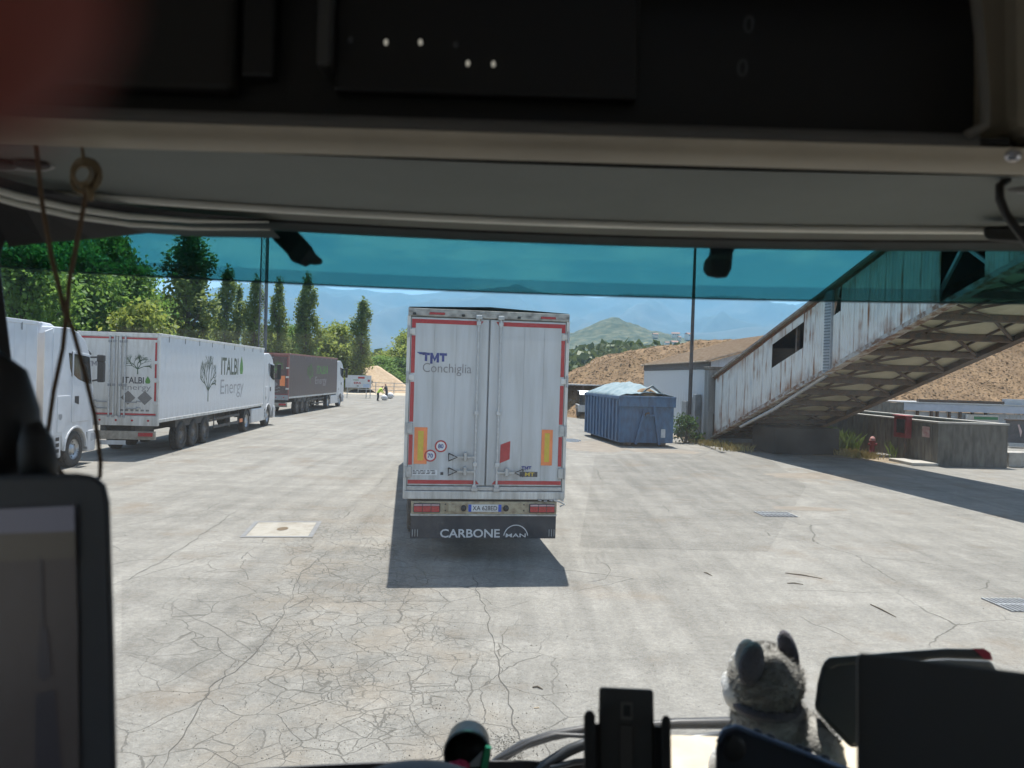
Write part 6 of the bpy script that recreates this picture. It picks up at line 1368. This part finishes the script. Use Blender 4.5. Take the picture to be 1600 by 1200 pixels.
ob('mount_arm', MB().tube([loc_(mo, at(x,y,0.58)) for x, y in ((-40,760),(10,700),(14,640),(8,590),(-20,560))],[0.028,0.026,0.021,0.016,0.010],14), trimdark, mo, smooth=True)
# hanging cord with a coil
cordm = M('cord_brown', (0.13,0.085,0.055), 0.9, bump=0.3, bscale=900); cordl = M('cord_light', (0.24,0.18,0.11), 0.9, bump=0.3, bscale=900)
cd = thing('hanging_cord', 'brown looped cord with a coiled knot hanging at upper left', 'cord', tuple(at(132, 235, 0.70)))
ob('strand', MB().tube([loc_(cd, at(x,y,0.70)) for x, y in ((52,180),(58,240),(66,320),(80,400),(95,460),(103,495),(98,545),(84,610),(74,680),(80,722),(105,748),(140,757),(156,745),(157,720),(148,650),(134,590),(115,520),(104,490),(108,440),(124,360),(134,305),(135,285))],0.0021,7), cordm, cd, smooth=True)
for k in range(7):
    rr_ = 0.0075+0.0012*k; c0 = loc_(cd, at(132+1.5*math.sin(k*2), 272+2*math.cos(k), 0.70))
    ob('coil_turn', MB().tube([c0+Vector((rr_*math.cos(a),(k-3)*0.0012+0.002*math.sin(a+k),rr_*1.15*math.sin(a))) for a in [j/16*6.283 for j in range(17)]],0.0012,6), cordl, cd, smooth=True)
ob('tail', MB().tube([loc_(cd, at(x,y,0.70)) for x, y in ((128,225),(130,245),(133,262))],0.0016,6), cordl, cd, smooth=True)
ob('tag_end', MB().tube([loc_(cd, at(x,y,0.70)) for x, y in ((138,292),(142,305),(141,314))],[0.003,0.0035,0.002],7), cordl, cd, smooth=True)
# phone cradle
ph = thing('phone_holder', 'empty black phone cradle at bottom centre right', 'phone holder', tuple(at(980, 1230, 0.76)))
slab_px(ph, 'back_plate', [(936,1073),(1021,1077),(1024,1260),(934,1260)], 0.755, 0.775, M('cradle_black', (0.055,0.055,0.055), 0.5), 0.003)
slab_px(ph, 'centre_strip', [(968,1132),(989,1133),(991,1260),(967,1260)], 0.752, 0.7545, M('cradle_strip', (0.075,0.07,0.066), 0.6), 0.001)
slab_px(ph, 'badge', [(970,1096),(989,1097),(989,1125),(970,1124)], 0.752, 0.7545, M('cradle_badge', (0.15,0.14,0.13), 0.6), 0.001)
slab_px(ph, 'badge_centre', [(974,1101),(985,1102),(985,1120),(974,1119)], 0.751, 0.752, black, 0)
for pts in ([(912,1116),(918,1109),(926,1110),(930,1118),(931,1260),(912,1260)], [(1033,1124),(1038,1117),(1045,1118),(1048,1125),(1050,1260),(1033,1260)]):
    slab_px(ph, 'side_grip', pts, 0.735, 0.765, black, 0.003)
for pts in ([(928,1130),(938,1131),(938,1205),(928,1205)], [(1020,1134),(1036,1135),(1036,1205),(1020,1205)]): slab_px(ph, 'grip_rail', pts, 0.757, 0.768, black, 0.002)
ob('stem', MB().cyl(loc_(ph, at(980,1230,0.79)), loc_(ph, Vector((at(980,1230,0.80).x,0.84,2.26))), 0.014, n=12), black, ph)
# plush toy
furg = M('fur_grey', (0.30,0.29,0.275), 0.95, scale=60, col2=(0.43,0.42,0.39), bump=0.6, bscale=300)
furw = M('fur_white', (0.72,0.71,0.69), 0.95, bump=0.5, bscale=300); furd = M('fur_dark', (0.135,0.13,0.15), 0.95, bump=0.5, bscale=300)
ty_ = thing('plush_toy', 'grey and white plush wolf sitting on the dash with its back turned', 'plush toy', (at(1210,1210,1.0).x, 1.0, 2.435))
def TL(px, py, D): return loc_(ty_, at(px, py, D))
lump = lambda d: 1+0.06*noise.noise(d*3.0)
ob('body', MB().ell(TL(1222,1180,1.0),(0.078,0.058,0.066),28,18,fn=lump).ell(TL(1205,1130,1.0),(0.052,0.045,0.045),24,16,fn=lump), furg, ty_, smooth=True)
hd_ = ob('head', MB().ell(TL(1196,1062,1.0),(0.048,0.045,0.047),30,20,fn=lump), furg, ty_, smooth=True)
ob('cheek', MB().ell(TL(1160,1080,1.01),(0.026,0.030,0.031),20,14,fn=lump), furw, hd_, smooth=True)
ob('muzzle', MB().ell(TL(1150,1068,1.03),(0.020,0.024,0.018),18,12), furw, hd_, smooth=True)
ob('brow', MB().ell(TL(1160,1042,1.015),(0.018,0.02,0.022),16,12), furw, hd_, smooth=True)
ob('nose', MB().ell(TL(1138,1066,1.045),(0.008,0.008,0.007),12,8), furd, hd_, smooth=True)
ea = ob('ear', MB().ell(TL(1174,1038,0.965),(0.0165,0.009,0.030),18,14,rot=Matrix.Rotation(R(8),3,'Y')), furd, hd_, smooth=True)
ob('ear_lining', MB().ell(TL(1167,1030,0.975),(0.0165,0.006,0.027),18,12), furw, ea, smooth=True)
eb = ob('ear', MB().ell(TL(1232,1018,0.995),(0.0125,0.009,0.030),18,14,rot=Matrix.Rotation(R(-18),3,'Y')), furd, hd_, smooth=True)
ob('ear_lining', MB().ell(TL(1224,1004,1.004),(0.008,0.006,0.015),16,10,rot=Matrix.Rotation(R(-18),3,'Y')), furw, eb, smooth=True)
ob('collar', MB().tube([TL(1196,1098,1.0)+Vector((0.040*math.cos(a),0.036*math.sin(a),0.004*math.sin(a))) for a in [k/20*6.283 for k in range(21)]],0.008,8), furd, ty_, smooth=True)
ob('tag', MB().ell(TL(1242,1107,0.975),(0.009,0.006,0.013),12,8), furd, ty_, smooth=True)
ob('arm', MB().tube([TL(1250,1140,0.98),TL(1280,1172,0.96),TL(1300,1205,0.95)],[0.026,0.028,0.022],12), furg, ty_, smooth=True)
ob('paw', MB().ell(TL(1288,1192,0.945),(0.030,0.018,0.014),16,10,rot=Matrix.Rotation(R(20),3,'Y')), furw, ty_, smooth=True)
ob('paw', MB().ell(TL(1126,1200,0.99),(0.016,0.02,0.028),16,10), furw, ty_, smooth=True)
rs = np.random.RandomState(3); V = []; F = []
for (c, r, n_) in ((TL(1222,1180,1.0),(0.078,0.058,0.066),5000),(TL(1205,1130,1.0),(0.052,0.045,0.045),1500),(TL(1196,1062,1.0),(0.048,0.045,0.047),4200)):
    for k in range(n_):
        d = rs.normal(size=3); d /= np.linalg.norm(d); p_ = c+Vector((d[0]*r[0],d[1]*r[1],d[2]*r[2])); nn = (Vector(d)+Vector(rs.normal(size=3))*0.5).normalized(); u = nn.orthogonal().normalized()*0.0009; b = len(V)
        V += [p_-u, p_+u, p_+nn*rs.uniform(0.003,0.007)]; F.append((b,b+1,b+2))
me = bpy.data.meshes.new('fur'); me.from_pydata(V, [], F); fo = ob('fur', me, furg, ty_); fo['kind'] = 'stuff'
# handheld device leaning in front of the toy
dv = thing('handheld_device', 'black handheld device with blue-tinted edge leaning before the plush toy', 'device', tuple(at(1200, 1225, 0.85)))
slab_px(dv, 'body', [(1117,1302),(1118,1170),(1124,1142),(1138,1131),(1160,1134),(1345,1206),(1345,1302)], 0.84, 0.875, M('device_black', (0.03,0.034,0.045), 0.4), 0.004)
ob('edge_rail', MB().tube([loc_(dv, at(x,y,0.836)) for x, y in ((1122,1160),(1132,1142),(1150,1136),(1200,1155),(1270,1182),(1340,1209))],0.003,8), M('device_edge', (0.10,0.14,0.22), 0.3, 0.3), dv, smooth=True)
for x, y in ((1185,1143),(1205,1151),(1250,1168),(1262,1172),(1290,1184)): ob('edge_button', MB().ell(loc_(dv, at(x,y,0.845)),(0.006,0.004,0.003),10,6,rot=Matrix.Rotation(R(18),3,'Y')), black, dv, smooth=True)
ob('side_grip', MB().ell(loc_(dv, at(1148,1170,0.839)),(0.013,0.004,0.016),14,10), black, dv, smooth=True)
# black storage case behind the tablet
ca = thing('plastic_case', 'black open plastic case with rounded rim and red corner, right of the plush toy', 'case', (at(1400,1150,0.97).x, 0.97, 2.435))
def slab_c(name, pts, D0, D1, mat, bv): return slab_px(ca, name, pts, D0, D1, mat, bv)
slab_c('side', [(1272,1108),(1277,1068),(1285,1036),(1302,1026),(1345,1024),(1345,1165),(1330,1170)], 0.955, 1.0, M('case_black', (0.05,0.052,0.056), 0.4), 0.006)
slab_c('rim', [(1285,1036),(1296,1027),(1380,1020),(1480,1013),(1535,1014),(1548,1023),(1550,1032),(1480,1029),(1380,1034),(1310,1040),(1298,1046)], 0.945, 0.965, MATS['case_black'], 0.003)
slab_c('inner_face', [(1298,1046),(1310,1040),(1480,1029),(1548,1032),(1565,1060),(1590,1160),(1345,1165)], 1.0, 1.03, M('case_inner', (0.10,0.11,0.12), 0.45), 0.004)
slab_c('red_corner', [(1520,1013),(1537,1013),(1548,1020),(1551,1032),(1538,1030)], 0.942, 0.9445, M('case_red', (0.35,0.02,0.05), 0.5), 0)
slab_c('painted_reflection', [(1304,1042),(1340,1038),(1340,1064),(1322,1066)], 0.985, 0.9995, M('case_reflection', (0.30,0.33,0.36), 0.4), 0.002)  # pale patch paints the grey light reflecting inside the case
# big flat tablet at the lower right
tb = thing('tablet_back', 'large matt black tablet seen from behind, lower right corner', 'tablet', tuple(at(1470, 1230, 0.55)))
slab_px(tb, 'back_shell', [(1338,1024),(1345,1020),(1380,1023),(1640,1056),(1640,1260),(1339,1260)], 0.55, 0.565, M('tablet_black', (0.040,0.042,0.046), 0.55), 0.003)
slab_px(tb, 'edge_band', [(1339,1030),(1342,1026),(1345,1260),(1340,1260)], 0.546, 0.5495, M('tablet_edge', (0.03,0.032,0.036), 0.5), 0.001)
ta_ = at(1500, 1240, 0.57)
ob('mount_arm', MB().tube([loc_(tb, ta_), loc_(tb, (ta_.x, 0.70, ta_.z-0.05)), loc_(tb, (ta_.x+0.02, 0.80, 2.43))], 0.014, 10), black, tb, smooth=True)
# small round tray with odds and ends
cu_ = thing('round_cup', 'small round black cup holding a green stick and pink bits near the wheel', 'cup', tuple(at(730, 1176, 0.90)))
ob('cup', MB().lathe([(0.0,0.032),(0.026,0.03),(0.029,0.0),(0.0285,-0.006),(0.0265,-0.006),(0.0255,0.0),(0.023,0.028),(0,0.028)], 24, 'y'), black, cu_, smooth=True)
ob('cup_stem', MB().cyl((0,0,-0.02), (0,0.02,2.262-cu_.location.z), 0.012, n=10), black, cu_)
ob('green_stick', MB().bar((0.020,-0.012,-0.02),(0.026,-0.012,0.014),0.007), M('stick_green', (0.05,0.40,0.18), 0.5), cu_)
ob('pink_bits', MB().ell((-0.010,-0.010,-0.012),(0.014,0.006,0.008),14,8,fn=lambda d: 1+0.35*noise.noise(d*4)), M('bits_pink', (0.65,0.06,0.16), 0.6), cu_)
ob('foil_strip', MB().add([(-0.002,-0.009,-0.014),(0.016,-0.009,-0.012),(0.019,-0.009,0.008),(0.008,-0.009,-0.004)], [(0,1,2,3)]), M('foil', (0.6,0.6,0.6), 0.3, 0.5), cu_)
# the photographer's finger at the lens corner, with the hand it belongs to
hn = thing('person', "photographer's hand beside the lens, blurred reddish fingertip in the top left corner", 'hand')
fx = at(125, 125, 0.029)
HN = [((-0.085,-0.045,2.93),0.020),((-0.070,-0.020,2.955),0.020),((-0.062,0.004,2.985),0.010),((-0.047,0.026,2.985),0.0088),(tuple(fx+Vector((-0.008,-0.001,0.005))),0.0080),(tuple(fx),0.0068),
      ((-0.105,-0.085,2.88),0.022),((-0.13,-0.20,2.78),0.032)]
HE = [(0,1),(1,2),(2,3),(3,4),(4,5),(0,6),(6,7)]
for j in range(3):
    z = 2.962-0.022*j; k = len(HN); HN += [((-0.066,-0.012,z-0.012),0.0095),((-0.040,-0.010,z-0.014),0.0085),((-0.022,-0.020,z-0.014),0.0075)]; HE += [(1 if j == 0 else 0,k),(k,k+1),(k+1,k+2)]
k = len(HN); HN += [((-0.062,-0.045,2.95),0.011),((-0.040,-0.040,2.975),0.0095),((-0.022,-0.034,2.985),0.008)]; HE += [(0,k),(k,k+1),(k+1,k+2)]
skin_body('hand', HN, HE, [leafmat('finger_skin', (0.36,0.11,0.085), (0.40,0.13,0.10), 0.45)], lambda c: 0, hn)

# ================================================================== AIR
hz_m = bpy.data.materials.new('haze_air'); hz_m.use_nodes = True; N = hz_m.node_tree.nodes
for n_ in list(N): N.remove(n_)
out = N.new('ShaderNodeOutputMaterial'); pv = N.new('ShaderNodeVolumePrincipled')
pv.inputs['Color'].default_value = (0.34,0.66,1.0,1); pv.inputs['Density'].default_value = 0.00013; pv.inputs['Anisotropy'].default_value = 0.2
pv.inputs['Density Attribute'].default_value = ''; pv.inputs['Temperature Attribute'].default_value = ''
hz_m.node_tree.links.new(pv.outputs[0], out.inputs['Volume']); hz_m.cycles.homogeneous_volume = True
hz = ob('haze', MB().bx(-9300,9300,-1300,7200,-12.0,960), hz_m, kind='stuff'); tag(hz, 'thin bluish summer haze over the whole landscape', 'haze')
